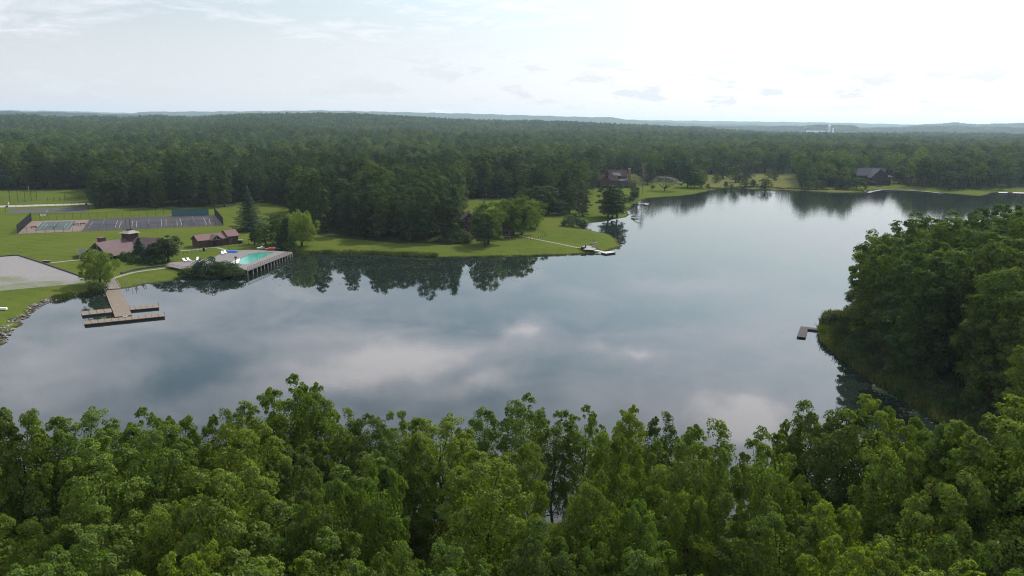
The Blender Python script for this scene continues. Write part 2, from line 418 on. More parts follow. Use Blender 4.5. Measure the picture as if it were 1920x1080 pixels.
# ------------------------------------------------------------------ lake outline
LAKE_PX = [(12, 640), (22, 620), (33, 603), (55, 593), (70, 577), (83, 570), (107, 563), (123, 558), (140, 553), (158, 555), (183, 548), (195, 542),
 (225, 542), (242, 540), (273, 533), (297, 530), (320, 527), (345, 522), (400, 522), (440, 519), (458, 514), (490, 500), (520, 488), (545, 480), (552, 477), (600, 474),
 (650, 473), (700, 476), (750, 479), (817, 482), (840, 482.5), (915, 482), (1005, 480), (1076, 478), (1091, 476), (1117, 474), (1140, 470), (1155, 465),
 (1162, 458), (1159, 451), (1149, 445), (1129, 436.5), (1108, 432), (1089, 427), (1082, 422.5), (1091, 418.6), (1121, 417), (1144, 414), (1159, 410),
 (1172, 408), (1181, 402), (1180, 393), (1187, 385), (1197, 377.5), (1213, 372), (1247, 369), (1280, 367), (1308, 363), (1318, 360), (1327, 357),
 (1353, 354), (1397, 353.5), (1433, 356.5), (1467, 355.5), (1500, 357.5), (1533, 359), (1583, 361), (1625, 360.5), (1628, 357), (1650, 355), (1683, 355.5),
 (1717, 357), (1758, 361), (1800, 364), (1833, 367.5), (1855, 364), (1857, 361), (1873, 360), (1920, 361.5), (2000, 363), (2150, 368),
 (2300, 420), (2300, 520), (2000, 548), (1750, 560), (1640, 574), (1600, 584), (1566, 588), (1552, 598), (1545, 617), (1547, 642), (1575, 665), (1595, 680), (1625, 700),
 (1652, 722), (1690, 742), (1727, 767), (1772, 792), (1790, 807), (1795, 850), (1760, 900), (1690, 930), (1550, 955), (1400, 968), (1200, 975),
 (900, 975), (600, 972), (300, 965), (0, 950), (-300, 920), (-350, 840), (-200, 755), (-90, 700), (-20, 655)]
def roughen(P, rng, levels=2, amp=.10):
    for _ in range(levels):
        Q = []
        for i in range(len(P)):
            a, b = P[i], P[(i+1) % len(P)]; d = b-a; L = math.hypot(*d)
            Q.append(a)
            if L > 3.5:
                n = np.array([-d[1], d[0]])/L
                Q.append((a+b)/2 + n*rng.normal()*min(L*amp, 1.0))
        P = Q
    return P
_rng = np.random.default_rng(3)
LAKE = np.array(roughen([np.array(at(x, y, 0)[:2]) for x, y in LAKE_PX], _rng, 3, .07))
def signed_dist(X, Y):
    """distance to the lake's shore, positive on land"""
    P = np.stack([X, Y], -1).astype(np.float64); out = np.full(len(P), 1e9); inside = np.zeros(len(P), bool)
    A = LAKE; B = np.roll(LAKE, -1, 0)
    lo, hi = A.min(0)-60, A.max(0)+60
    sel = np.where(((P > lo) & (P < hi)).all(1))[0]
    out[:] = 60
    for c in np.array_split(sel, max(1, len(sel)//20000)):
        p = P[c]; d = np.full(len(c), 1e9); ins = np.zeros(len(c), bool)
        for a, b in zip(A, B):
            ab = b-a; ap = p-a; t = np.clip((ap @ ab)/(ab @ ab), 0, 1)
            d = np.minimum(d, ((ap-t[:, None]*ab)**2).sum(1))
            if a[1] != b[1]:
                cr = (a[1] > p[:, 1]) != (b[1] > p[:, 1])
                xi = (b[0]-a[0])*(p[:, 1]-a[1])/(b[1]-a[1])+a[0]
                ins ^= cr & (p[:, 0] < xi)
        d = np.sqrt(d); out[c] = np.where(ins, -d, d)
    return out
def sstep(x, a, b):
    t = np.clip((x-a)/(b-a), 0, 1); return t*t*(3-2*t)
HILLS = [  # distance, spread, azimuth profile in photo columns -> crest row
 (7200, 900, [(-900, 221), (0, 213), (120, 215), (240, 219), (300, 224), (1200, 240), (1400, 241), (1505, 239.5), (1560, 237), (1590, 239), (1610, 244), (1700, 243), (1760, 240), (1850, 242), (1900, 243), (2800, 243)]),
 (10500, 1100, [(-900, 222), (230, 218), (262, 209.5), (400, 209), (520, 208), (600, 207), (700, 209), (880, 213), (1000, 216.5), (1080, 219), (1150, 220), (1180, 225), (1300, 232), (1400, 233), (1500, 237), (1700, 238), (1740, 234), (1790, 232.5), (1830, 236), (1880, 235), (1920, 233), (2800, 236)]),
 (14500, 1300, [(-900, 204), (0, 206.5), (120, 208), (250, 212), (1100, 221), (1200, 225), (1320, 226.5), (1420, 228), (1550, 229.5), (1650, 232), (1780, 235), (1920, 237), (2800, 240)])]
HT = []
for D, wd, prof in HILLS:
    a = []; h = []
    for px, py in prof:
        r = ray(px, py); a.append(math.atan2(r.x, r.y)); h.append(CAMH + r.z/math.hypot(r.x, r.y)*D)
    HT.append((D, wd, np.array(a), np.array(h)))
CREST = [(-900, 214), (0, 218), (60, 219), (120, 222), (240, 224), (280, 220.5), (370, 222.5), (415, 217.5), (460, 214.5), (600, 215.5), (700, 218), (800, 221.5), (950, 228), (1150, 234), (1280, 239), (1350, 245), (1440, 251), (1920, 255), (2900, 262)]
CD = 3600.
CA = np.array([math.atan2(ray(x, y).x, ray(x, y).y) for x, y in CREST]); CH = np.array([CAMH+ray(x, y).z/math.hypot(ray(x, y).x, ray(x, y).y)*CD-23 for x, y in CREST])
CS = np.array([math.atan2(ray(x, 300).x, ray(x, 300).y) for x in (0, 600, 950)])
def terrain(X, Y, SD):
    D = np.hypot(X, Y); A = np.arctan2(X, Y)
    z = np.clip(SD*.13, -2.0, 1.2)
    far = sstep(D, 640, 1100)
    und = 5*np.sin(X/170+.7)*np.sin(Y/230+X/600)+4*np.sin(Y/110+1.3)*np.cos(X/260)
    z = z + far*(und*.45) + sstep(D, 950, 1500)*(1-sstep(D, 1900, 2400))*7*np.sin(X/310+Y/520)*np.sin(Y/205+X/900+.8)
    st = np.interp(A, CS, [950., 1300., 1900.])
    ridge = sstep(D, st, CD-80)*(1-sstep(D, CD+120, CD+1300))
    z = z + ridge*(np.interp(A, CA, CH)+3*np.sin(X/140)) - sstep(D, CD+200, CD+1500)*14
    z = z + sstep(D, 4500, 6500)*(6*np.sin(X/900)*np.sin(Y/1100+.5)+4*np.sin(A*40))
    for Dh, wd, a, h in HT:
        hh = np.interp(A, a, h)+2.5*np.sin(A*170)+1.5*np.sin(A*410+1)
        z = np.where(np.abs(A) < 2.2, np.maximum(z, (hh+30)*np.exp(-((D-Dh)/wd)**2)-30), z)
    # the wooded headland on the right climbs away from its bank
    hx, hy = at(1860, 640)[:2]
    z = z + np.clip(SD-10, 0, 40)*.12*np.exp(-(((X-hx)/60)**2+((Y-hy)/55)**2))
    return z
HILL_CACHE = None
def ground_z(x, y):
    X = np.array([x], float); Y = np.array([y], float)
    return float(terrain(X, Y, signed_dist(X, Y))[0])

# where the woods begin, seen from the lake (photo column -> row of the edge)
WOOD_EDGE = [(-900, 345), (0, 357), (120, 356), (174, 355), (178, 392), (300, 390), (436, 388), (450, 378), (500, 382), (545, 392), (570, 425), (600, 444), (660, 449), (740, 457), (815, 457),
 (852, 452), (860, 440), (863, 385), (868, 374), (960, 373), (985, 384), (1005, 399), (1078, 396), (1090, 368), (1108, 350), (1125, 328), (1190, 326), (1215, 342), (1290, 340), (1318, 346), (1326, 328), (1420, 324), (1492, 327),
 (1500, 352), (1590, 352), (1614, 336), (1676, 334), (1700, 350), (1770, 353), (1800, 356), (1860, 355), (1880, 352), (1930, 352), (2900, 350)]
WE = np.array(WOOD_EDGE, float)

def build_ground():
    fine = np.arange(-41, 41.01, .115)
    ang = np.radians(np.concatenate([np.arange(-180, -60, 4.), np.arange(-60, -41, 1.), fine, np.arange(42, 60, 1.), np.arange(60, 180, 4.)]))
    rad = np.concatenate([[.5, 8, 18, 30, 40], 46*np.exp(np.linspace(0, math.log(720/46), 430)), 720*np.exp(np.linspace(0, math.log(17500/720), 180))[1:]])
    AA, RR = np.meshgrid(ang, rad, indexing='ij'); X = (RR*np.sin(AA)).ravel(); Y = (RR*np.cos(AA)).ravel()
    SD = signed_dist(X, Y); Z = terrain(X, Y, SD)
    na, nr = len(ang), len(rad)
    i = np.arange(na)[:, None]; j = np.arange(nr-1)[None, :]; i2 = (i+1) % na
    q = np.stack([i*nr+j, i*nr+j+1, i2*nr+j+1, i2*nr+j], -1).reshape(-1, 4)[:, ::-1]
    me = bpy.data.meshes.new('ground'); me.vertices.add(len(X)); me.vertices.foreach_set('co', np.stack([X, Y, Z], -1).astype(np.float32).ravel())
    me.loops.add(q.size); me.loops.foreach_set('vertex_index', q.astype(np.int32).ravel())
    me.polygons.add(len(q)); me.polygons.foreach_set('loop_start', np.arange(0, q.size, 4, dtype=np.int32)); me.update(calc_edges=True)
    px, py = project(X, np.maximum(Y, 5), np.full_like(X, 1.2))
    edge = np.interp(px, WE[:, 0], WE[:, 1])
    lawn = ((py > edge-1) & (Y > 130)).astype(np.float32)
    hx, hy = at(1900, 640)[:2]
    lawn[(np.hypot(X-hx, (Y-hy)) < 95)] = 0
    lawn[(Y < 130)] = 0
    dry = ((px > 1322) & (px < 1600) & (Y > 400)).astype(np.float32)*.9
    for nme, a in (('lawn', lawn), ('dry', dry)):
        at_ = me.attributes.new(nme, 'FLOAT', 'POINT'); at_.data.foreach_set('value', a.astype(np.float32))
    me.shade_smooth(); me.materials.append(MATS['ground'])
    tag(link('ground', me), 'grassy lawns and wooded land rolling out to far hills', kind='structure')
build_ground()
lo, hi = LAKE.min(0)-25, LAKE.max(0)+25
wm = MB().sheet([(lo[0], lo[1]), (hi[0], lo[1]), (hi[0], hi[1]), (lo[0], hi[1])], 0).build('lake_water', 'lake_water')
tag(wm, 'still lake mirroring clouds and shore trees', kind='structure')

# ------------------------------------------------------------------ haze
hz = MB().box(-19000, 19000, -19000, 19000, -42, 190)
me = bpy.data.meshes.new('haze'); me.from_pydata(hz.v, [], hz.f)
m, t, o = newmat('haze')
pv = t.node('ShaderNodeVolumePrincipled'); pv.inputs['Color'].default_value = (.68, .86, 1, 1); pv.inputs['Density'].default_value = 5.7e-5
pv.inputs['Anisotropy'].default_value = .25
t.l.new(pv.outputs[0], o.inputs['Volume']); me.materials.append(m)
tag(link('haze', me), 'thin summer haze over the far woods', kind='stuff')

# ------------------------------------------------------------------ vegetation meshes
def unit(v): return v/np.maximum(np.linalg.norm(v, axis=-1, keepdims=True), 1e-6)
def leaf_quads(rng, C, N, size, aspect=.62, droop=0.0):
    n = len(C); N = unit(N); T = unit(np.cross(N, unit(rng.normal(size=(n, 3)))))
    if droop:
        T = unit(T*(1-droop)+np.array([0, 0, -1.])*droop)
        N = unit(N-(N*T).sum(1, keepdims=True)*T)
    B = np.cross(N, T); s = size*rng.uniform(.65, 1.25, (n, 1)); a = T*s*.5; b = B*s*.5*aspect
    k = N*s*.12
    return np.stack([C-a, C+b*1.0+k, C+a, C-b*1.0+k], 1).reshape(-1, 3)
def ball(rng, n, up=.0):
    v = unit(rng.normal(size=(n, 3)))
    if up: v[:, 2] = np.where((v[:, 2] < -up) & (rng.random(n) < .75), -v[:, 2], v[:, 2])
    return v
def broad_crown(seed, nl, nsub, nleaf, leaf, Rr=4.4, z0=7.5, z1=24, plume=0., lobe=(1.5, 2.5), shape='round', jit=.32):
    rng = np.random.default_rng(seed); Hh = z1-z0; C = []; lobes = []
    for i in range(nl):
        t = (i+.5)/nl; t = t**.85
        if shape == 'round': env = Rr*(.72+.28*min(1, t/.35) if t < .35 else max(.05, 1-((t-.35)/.69)**3.2)**.5)
        elif shape == 'cone': env = Rr*(1.05-t)**.8*(1 if t > .08 else .7)
        elif shape == 'egg': env = Rr*(.70+.30*min(1, t/.3) if t < .3 else max(.05, 1-((t-.3)/.78)**1.9)**.6)
        else: env = Rr
        a = i*2.399+rng.uniform(-.5, .5); lr = rng.uniform(*lobe)*(1-.28*t)
        rad = max(0, env-lr*.7)*rng.uniform(.45, 1.08)**.8
        lobes.append((np.array([rad*math.cos(a), rad*math.sin(a), z0+Hh*t*.93+rng.uniform(-.5, .5)]), lr))
    V = []; tips = []
    for c, lr in lobes:
        d = ball(rng, nsub, .15); sz = 1+plume*.9
        out = unit(c*np.array([1, 1, 0])+1e-3)*.35
        d = unit(d+out)
        sc = c+d*lr*rng.uniform(.55, 1.05, (nsub, 1))*np.array([1, 1, .8+plume*.75])
        tips.append(c)
        sr = lr*rng.uniform(.28, .48, nsub)
        k = np.repeat(np.arange(nsub), nleaf); dd = ball(rng, len(k), .1)
        P = sc[k]+dd*sr[k][:, None]*np.array([1, 1, .75*sz])*rng.uniform(.75, 1.08, (len(k), 1))
        N = dd*.55+d[k]*.8+np.array([0, 0, .4])+rng.normal(size=dd.shape)*jit
        V.append(leaf_quads(rng, P, N, leaf, .62, droop=.25+.3*plume if plume else .1))
    m = int(nl*nsub*nleaf*.16)
    t = rng.uniform(0, 1, m); rr = Rr*.55*np.sqrt(rng.random(m)); a = rng.uniform(0, 6.28, m)
    P = np.stack([rr*np.cos(a), rr*np.sin(a), z0+Hh*(.1+.7*t)], -1)
    V.append(leaf_quads(rng, P, rng.normal(size=(m, 3)), leaf*1.35))
    return np.concatenate(V), [c for c, _ in lobes]
def trunk_mb(tips, h, r=.32, seed=0, limbs=9, lean=.0):
    rng = random.Random(seed); mb = MB(); n = 6; p = Vector((0, 0, -.6)); rr = r*1.25; q = []
    for i in range(1, n+1):
        z = h*.82*i/n; nx = Vector((rng.uniform(-.35, .35)+lean*i, rng.uniform(-.35, .35), z)) if i < n else Vector((lean*i, 0, z))
        r2 = r*(1-.85*i/n); mb.tube(p, nx, rr, r2, 7); q.append((p, nx, rr)); p, rr = nx, r2
    for k, c in enumerate(tips[::max(1, len(tips)//limbs)]):
        c = Vector(c); s = max(.2, min(.85, (c.z-math.hypot(c.x, c.y)*.7)/h)); i = min(n-1, int(s*n)); a = q[i][0].lerp(q[i][1], .4)
        mid = a.lerp(c, .55)+Vector((0, 0, -.4)); mb.tube(a, mid, r*.38*(1-.5*s), r*.22, 5); mb.tube(mid, c, r*.22, .03, 4)
    return mb
class Kind:
    """a crown mesh and a trunk mesh of nominal height h, shared by every tree of the kind"""
    def __init__(s, V, mb, h, leafm, bark='bark', nper=4, w=4.4):
        s.crown = fast_mesh('crown', V, nper, [leafm]); s.h = h; s.w = w
        me = bpy.data.meshes.new('trunk'); me.from_pydata(mb.v, [], mb.f); me.materials.append(MATS[bark]); me.shade_smooth(); s.trunk = me
        s.both = None; s.V = V; s.mb = mb; s.leafm = leafm; s.bark = bark; s.nper = nper
    def joined(s, name):
        me = fast_mesh(name, s.V, s.nper, [s.leafm, s.bark], extra=(s.mb.v, s.mb.f, 1)); return me
def broad(seed, det, leafm, **kw):
    nl, ns, nf, lf = det; h = kw.get('z1', 24)
    V, tips = broad_crown(seed, nl, ns, nf, lf, **kw)
    return Kind(V, trunk_mb(tips, h, .34, seed, 9), h, leafm, w=kw.get('Rr', 4.4))
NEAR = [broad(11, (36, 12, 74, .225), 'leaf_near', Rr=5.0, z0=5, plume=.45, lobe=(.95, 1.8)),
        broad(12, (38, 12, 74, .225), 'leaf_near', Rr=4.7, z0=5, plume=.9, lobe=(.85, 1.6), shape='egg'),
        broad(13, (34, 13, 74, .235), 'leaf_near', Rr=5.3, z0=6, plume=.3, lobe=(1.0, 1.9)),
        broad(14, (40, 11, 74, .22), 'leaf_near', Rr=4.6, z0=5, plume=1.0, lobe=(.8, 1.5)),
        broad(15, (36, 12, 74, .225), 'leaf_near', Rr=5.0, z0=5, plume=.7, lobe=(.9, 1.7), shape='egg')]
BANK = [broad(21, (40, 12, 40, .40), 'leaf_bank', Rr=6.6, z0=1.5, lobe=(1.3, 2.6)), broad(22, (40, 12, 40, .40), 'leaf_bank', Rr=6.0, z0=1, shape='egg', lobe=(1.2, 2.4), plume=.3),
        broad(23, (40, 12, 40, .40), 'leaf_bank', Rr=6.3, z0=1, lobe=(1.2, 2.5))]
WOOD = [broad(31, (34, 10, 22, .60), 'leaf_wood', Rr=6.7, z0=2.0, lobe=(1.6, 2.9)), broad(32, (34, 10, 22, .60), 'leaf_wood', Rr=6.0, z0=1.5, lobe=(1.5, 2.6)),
        broad(33, (34, 9, 22, .58), 'leaf_wood', Rr=5.6, z0=1.0, shape='egg', lobe=(1.4, 2.4)), broad(34, (32, 10, 24, .62), 'leaf_wood', Rr=7.4, z0=3.0, lobe=(1.8, 3.2)),
        broad(35, (30, 9, 22, .58), 'leaf_dark', Rr=5.0, z0=1.0, shape='cone', lobe=(1.2, 2.2))]
def dome_kind(seed, leafm, Rr, h=24, nb=7, leaf=1.35, n=620):
    rng = np.random.default_rng(seed); C = [(0, 0, h-Rr*.62, Rr*.62)]
    for i in range(nb): a = i*6.283/nb+rng.uniform(-.3, .3); q = rng.uniform(.45, .62)*Rr; r = rng.uniform(.36, .50)*Rr; C.append((q*math.cos(a), q*math.sin(a), h-Rr*rng.uniform(.75, 1.25), r))
    for i in range(nb): a = i*6.283/nb+rng.uniform(-.3, .3); q = rng.uniform(.5, .7)*Rr; r = rng.uniform(.36, .48)*Rr; C.append((q*math.cos(a), q*math.sin(a), h*.45+rng.uniform(-1.5, 1.5), r))
    C = np.array(C); w = C[:, 3]**2; k = rng.choice(len(C), size=n, p=w/w.sum()); d = ball(rng, n, .1)
    P = C[k, :3]+d*C[k, 3][:, None]*rng.uniform(.82, 1.08, (n, 1))
    return Kind(leaf_quads(rng, P, d+np.array([0, 0, .15])+rng.normal(size=d.shape)*.22, leaf, .8), MB().tube((0, 0, -1), (0, 0, h*.6), .35, .2, 5), h, leafm, w=Rr)
FARK = [dome_kind(41, 'leaf_wood', 7.2), dome_kind(42, 'leaf_wood', 6.2), dome_kind(43, 'leaf_wood', 5.4, nb=5), dome_kind(44, 'leaf_wood', 8.4, nb=8, n=760), dome_kind(45, 'leaf_dark', 4.6, nb=5, n=480)]
LIGHT = [broad(56, (26, 10, 34, .34), 'leaf_near', Rr=4.6, z0=1.0, z1=11, plume=.5, lobe=(.9, 1.7)), broad(57, (26, 10, 34, .34), 'leaf_near', Rr=4.2, z0=1.6, z1=11, lobe=(.9, 1.6))]
SMALLT = [broad(51, (18, 9, 26, .34), 'leaf_dark', Rr=3.2, z0=.5, z1=10, shape='cone', lobe=(.9, 1.5)),
          broad(52, (20, 9, 26, .34), 'leaf_wood', Rr=3.4, z0=.6, z1=10, shape='egg', lobe=(.8, 1.5)),
          broad(53, (22, 9, 26, .34), 'leaf_wood', Rr=4.1, z0=1.2, z1=10, lobe=(.9, 1.5))]
def bush_kind(seed, leafm, Rr=3.0, h=3.2, n=70):
    rng = np.random.default_rng(seed); V = []
    a = rng.uniform(0, 6.28, n); rr = Rr*np.sqrt(rng.random(n)); z = h*.85*np.sqrt(np.maximum(0, 1-(rr/Rr)**2))*rng.uniform(.25, 1, n)
    C = np.stack([rr*np.cos(a), rr*np.sin(a), z], -1); nl = 44; k = np.repeat(np.arange(n), nl); d = ball(rng, len(k), .1)
    P = C[k]+d*rng.uniform(.35, .75, n)[k][:, None]; N = d+np.array([0, 0, .5])+rng.normal(size=d.shape)*.3
    V = leaf_quads(rng, P, N, .30)
    mb = MB()
    for i in range(7): mb.tube((0, 0, -.3), (math.cos(i)*Rr*.5, math.sin(i*1.7)*Rr*.5, h*.6), .06, .02, 4)
    return Kind(V, mb, h, leafm, w=Rr)
BUSH = [bush_kind(61, 'leaf_shrub'), bush_kind(62, 'leaf_shrub', 2.4, 3.6), bush_kind(63, 'leaf_dark', 2.8, 3.4)]
def conifer_kind(seed, h=24, Rr=5.5):
    rng = np.random.default_rng(seed); P = []; N = []; mb = MB(); mb.tube((0, 0, -.5), (0, 0, h*.97), .38, .05, 7)
    nw = 24
    for i in range(nw):
        t = i/(nw-1); z = 1.2+(h-1.8)*t; r = Rr*(1-t)**.85*rng.uniform(.85, 1.1)+.3; nb = 11 if t < .8 else 7
        for b in range(nb):
            a = b*6.283/nb+i*.9+rng.uniform(-.25, .25); L = r*rng.uniform(.7, 1.15); m = max(8, int(L*13))
            s = rng.uniform(.1, 1, m)**.8; tip = (1-.75*s)*L*.26+.12
            x = L*s; off = rng.normal(size=m)*tip*.55; zz = z-.30*x+.05*x*x+rng.normal(size=m)*.12
            P.append(np.stack([x*math.cos(a)-off*math.sin(a), x*math.sin(a)+off*math.cos(a), zz], -1))
            N.append(np.tile([math.cos(a)*.3, math.sin(a)*.3, 1.], (m, 1))+rng.normal(size=(m, 3))*.3)
            if t < .9 and b % 2 == 0: mb.tube((0, 0, z), (math.cos(a)*L*.8, math.sin(a)*L*.8, z-.2*L*.8), .07, .02, 4)
    return Kind(leaf_quads(rng, np.concatenate(P), np.concatenate(N), .55, .45), mb, h, 'leaf_conifer', w=Rr)
CONIF = [conifer_kind(71), conifer_kind(72, 10, 2.6)]
WILLOW = [broad(81, (34, 10, 48, .30), 'leaf_willow', Rr=5.2, z0=.8, z1=11, plume=1.2, lobe=(1.0, 1.9)), broad(82, (34, 10, 48, .32), 'leaf_willow', Rr=5.4, z0=1.2, z1=11, plume=.9, lobe=(1.0, 2.0))]
def mimosa_kind(seed, h=8, Rr=7.5):
    rng = np.random.default_rng(seed); n = 90; a = rng.uniform(0, 6.28, n); rr = Rr*np.sqrt(rng.uniform(.02, 1, n))
    C = np.stack([rr*np.cos(a), rr*np.sin(a), h-.4-.42*h*(rr/Rr)**2.4+rng.normal(size=n)*.3], -1)
    k = np.repeat(np.arange(n), 60); d = ball(rng, len(k), .1); P = C[k]+d*np.array([1.1, 1.1, .45]); N = d+np.array([0, 0, 1.1])
    mb = MB()
    mb.tube((0, 0, -.4), (0, 0, 1.2), .3, .25, 7)
    for i in range(0, n, 6): mb.tube((0, 0, 1.1), Vector(C[i])*.6+Vector((0, 0, .8)), .14, .07, 5); mb.tube(Vector(C[i])*.6+Vector((0, 0, .8)), C[i], .07, .02, 4)
    return Kind(leaf_quads(rng, P, N, .36), mb, h, 'leaf_mimosa', w=Rr)
MIMOSA = mimosa_kind(91)
def dead_kind(seed, h=16):
    rng = random.Random(seed); mb = MB(); mb.tube((0, 0, -.5), (0, 0, h), .22, .03, 6); r2 = np.random.default_rng(seed); P = []
    for i in range(46):
        z = h*rng.uniform(.25, .95); a = rng.uniform(0, 6.28); L = (h-z)*.38+.8
        e = Vector((math.cos(a)*L, math.sin(a)*L, z+L*.55)); mb.tube((0, 0, z), e, .06, .02, 4)
        for k in range(5):
            f = Vector((0, 0, z)).lerp(e, rng.uniform(.35, .95)); g = f+Vector((rng.uniform(-1, 1), rng.uniform(-1, 1), rng.uniform(0, 1)))*.9
            mb.tube(f, g, .03, .012, 3); P.append(g)
    P = np.array(P).repeat(7, 0)+r2.normal(size=(len(P)*7, 3))*.35
    return Kind(leaf_quads(r2, P, r2.normal(size=P.shape), .2), mb, h, 'leaf_mimosa', 'bark_pale', w=3)
DEAD = dead_kind(95)

NTREE = 0
def plant(kind, x, y, h, name, label, cat, group=None, z=None, wide=1.0, rz=None, foliage='crown'):
    """one tree or bush: an Empty at its foot with a crown and a trunk"""
    global NTREE; NTREE += 1
    z = ground_z(x, y) if z is None else z
    e = empty(name, (x, y, z), random.uniform(0, 6.28) if rz is None else rz, label, cat, group)
    s = h/kind.h; e.scale = (s*wide, s*wide, s)
    c = bpy.data.objects.new(foliage, kind.crown); COL.objects.link(c); c.parent = e
    k = bpy.data.objects.new('trunk' if foliage == 'crown' else 'stem', kind.trunk); COL.objects.link(k); k.parent = e
    return e
def plant_px(kind, px, py, top, name, label, cat='tree', group=None, wide=None, wpx=None, foliage='crown', z=1.2):
    """foot at column px, row py of the photograph, top at row top, crown wpx columns wide"""
    p = at(px, py, z); h = top_height(px, top, p.x, p.y, z)
    w = 1.0
    if wpx: w = 1.22*(wpx/FPX*p.length/2)/(kind.w*h/kind.h)
    return plant(kind, p.x, p.y, h, name, label, cat, group, z=z-.05, wide=wide or w, foliage=foliage)

# ---- foreground wood -------------------------------------------------
SIL = [(-60, 790), (30, 762), (75, 795), (110, 815), (152, 762), (205, 822), (270, 772), (335, 775), (400, 772), (450, 768), (500, 735), (545, 712), (585, 722), (620, 765), (665, 768), (710, 778), (745, 772), (790, 792), (832, 838),
       (868, 800), (905, 760), (982, 742), (1035, 765), (1095, 768), (1140, 775), (1182, 765), (1240, 775), (1300, 808), (1348, 828), (1392, 885), (1432, 842), (1485, 792), (1528, 755), (1590, 758), (1640, 742), (1680, 758),
       (1730, 782), (1775, 805), (1830, 795), (1880, 775), (1930, 752), (1990, 760)]
SX = np.array([a for a, _ in SIL], float); SY = np.array([b for _, b in SIL], float)
FG = 'leafy trees of the near wood below the camera'
ORD = 'first second third fourth fifth sixth seventh eighth ninth tenth eleventh twelfth thirteenth fourteenth fifteenth sixteenth seventeenth eighteenth nineteenth twentieth'.split()
def nth(k, tot):
    return f'{ORD[k]} from the left' if k < (tot+1)//2 else f'{ORD[tot-1-k]} from the right' if tot-1-k else 'rightmost'
def fg_label(px, n, what):
    """n: place in its row from the left edge, total: trees in the row"""
    k, tot = n
    o = f'{ORD[k]} from the left edge' if k < (tot+1)//2 else f'{ORD[tot-1-k]} from the right edge'
    return f'{what}, {o}'
rg = random.Random(5)
row0 = [(30, 762, 88), (92, 800, 92), (152, 760, 90), (215, 815, 94), (275, 770, 90), (335, 776, 92), (405, 770, 90), (455, 768, 93), (502, 735, 88), (545, 710, 86), (588, 722, 88), (640, 768, 91),
        (690, 772, 89), (745, 770, 90), (790, 795, 92), (868, 802, 92), (908, 758, 89), (982, 740, 87), (1040, 765, 90), (1100, 766, 89), (1182, 762, 88), (1240, 775, 90), (1302, 812, 91),
        (1345, 838, 88), (1436, 845, 88), (1485, 790, 88), (1530, 755, 87), (1592, 765, 85), (1645, 740, 84), (1700, 768, 83), (1762, 805, 80), (1822, 798, 78), (1880, 772, 76), (1940, 752, 75), (-40, 785, 88), (1990, 765, 76)]
r0 = sorted(p[0] for p in row0)
for i, (px, ty, D) in enumerate(row0):
    r = ray(px, ty); hd = math.hypot(r.x, r.y); x, y = r.x/hd*D, r.y/hd*D
    h = top_height(px, ty, x, y); k = NEAR[(i*3+1) % 5]
    plant(k, x, y, h, 'broadleaf_tree', fg_label(px, (r0.index(px), len(r0)), 'waterside tree of the near wood, crown against the lake'), 'tree', FG, z=1.0, wide=rg.uniform(.85, 1.08))
ROWS = ['tree in the second row of the near wood', 'tree in the third row of the near wood', 'nearest row tree at the bottom edge']
for row, (D0, step) in enumerate([(75, 82), (64, 92), (54, 104)]):
    px = -60+row*35; spots = []
    while px < 2000:
        if 1360 < px < 1430 and row == 0: px += 45; continue
        spots.append(px); px += step*rg.uniform(.8, 1.2)
    for q, px in enumerate(spots):
        if row < 2 and q % 6 == 2+row: continue
        r = ray(px, 900); hd = math.hypot(r.x, r.y); D = D0+rg.uniform(-4, 4)
        x, y = r.x/hd*D, r.y/hd*D; h = 22.0+rg.uniform(-2.8, 2.8)+(1.5 if px > 1700 else 0)
        plant(NEAR[rg.randrange(5)], x, y, h, 'broadleaf_tree', fg_label(px, (q, len(spots)), ROWS[row]), 'tree', FG, z=1.1, wide=rg.uniform(.85, 1.08))

# ---- headland wood on the right --------------------------------------
HG = 'tall trees of the wooded headland'
def inpoly(x, y, P):
    c = False
    for i in range(len(P)):
        (x1, y1), (x2, y2) = P[i], P[(i+1) % len(P)]
        if (y1 > y) != (y2 > y) and x < (x2-x1)*(y-y1)/(y2-y1)+x1: c = not c
    return c
HP = [tuple(at(*p)[:2]) for p in [(1604, 597), (1632, 650), (1694, 702), (1772, 746), (1880, 800), (2150, 860), (2300, 640), (2200, 552), (1960, 556), (1800, 566), (1700, 578), (1640, 588)]]
xs = [p[0] for p in HP]; ys = [p[1] for p in HP]; n = 0
gx = min(xs)
while gx < max(xs):
    gy = min(ys)
    while gy < max(ys):
        x, y = gx+rg.uniform(-2, 2), gy+rg.uniform(-2, 2)
        if inpoly(x, y, HP):
            px, py = project(np.array(x), np.array(y), 15.)
            if px < 2080:
                front = not inpoly(x-6, y-3, HP)
                plant(BANK[rg.randrange(3)], x, y, 26.8+rg.uniform(-4, 4.2)+(1.5 if px > 1750 else 0), 'headland_tree', 'dark leafy tree at the grassy bank edge of the wooded headland' if front else 'leafy tree packed within the crown roof of the wooded headland', 'tree', HG, wide=rg.uniform(.85, 1.1)); n += 1
        gy += 8.2
    gx += 8.2
plant_px(BANK[0], 1628, 598, 432, 'headland_tree', 'outermost headland tree with ragged limbs reaching over the lake', 'tree', HG, wide=1.0)
plant_px(NEAR[1], 1915, 850, 605, 'headland_tree', 'bright drooping tree standing alone in front of the headland wood', 'tree', HG, wide=1.1)
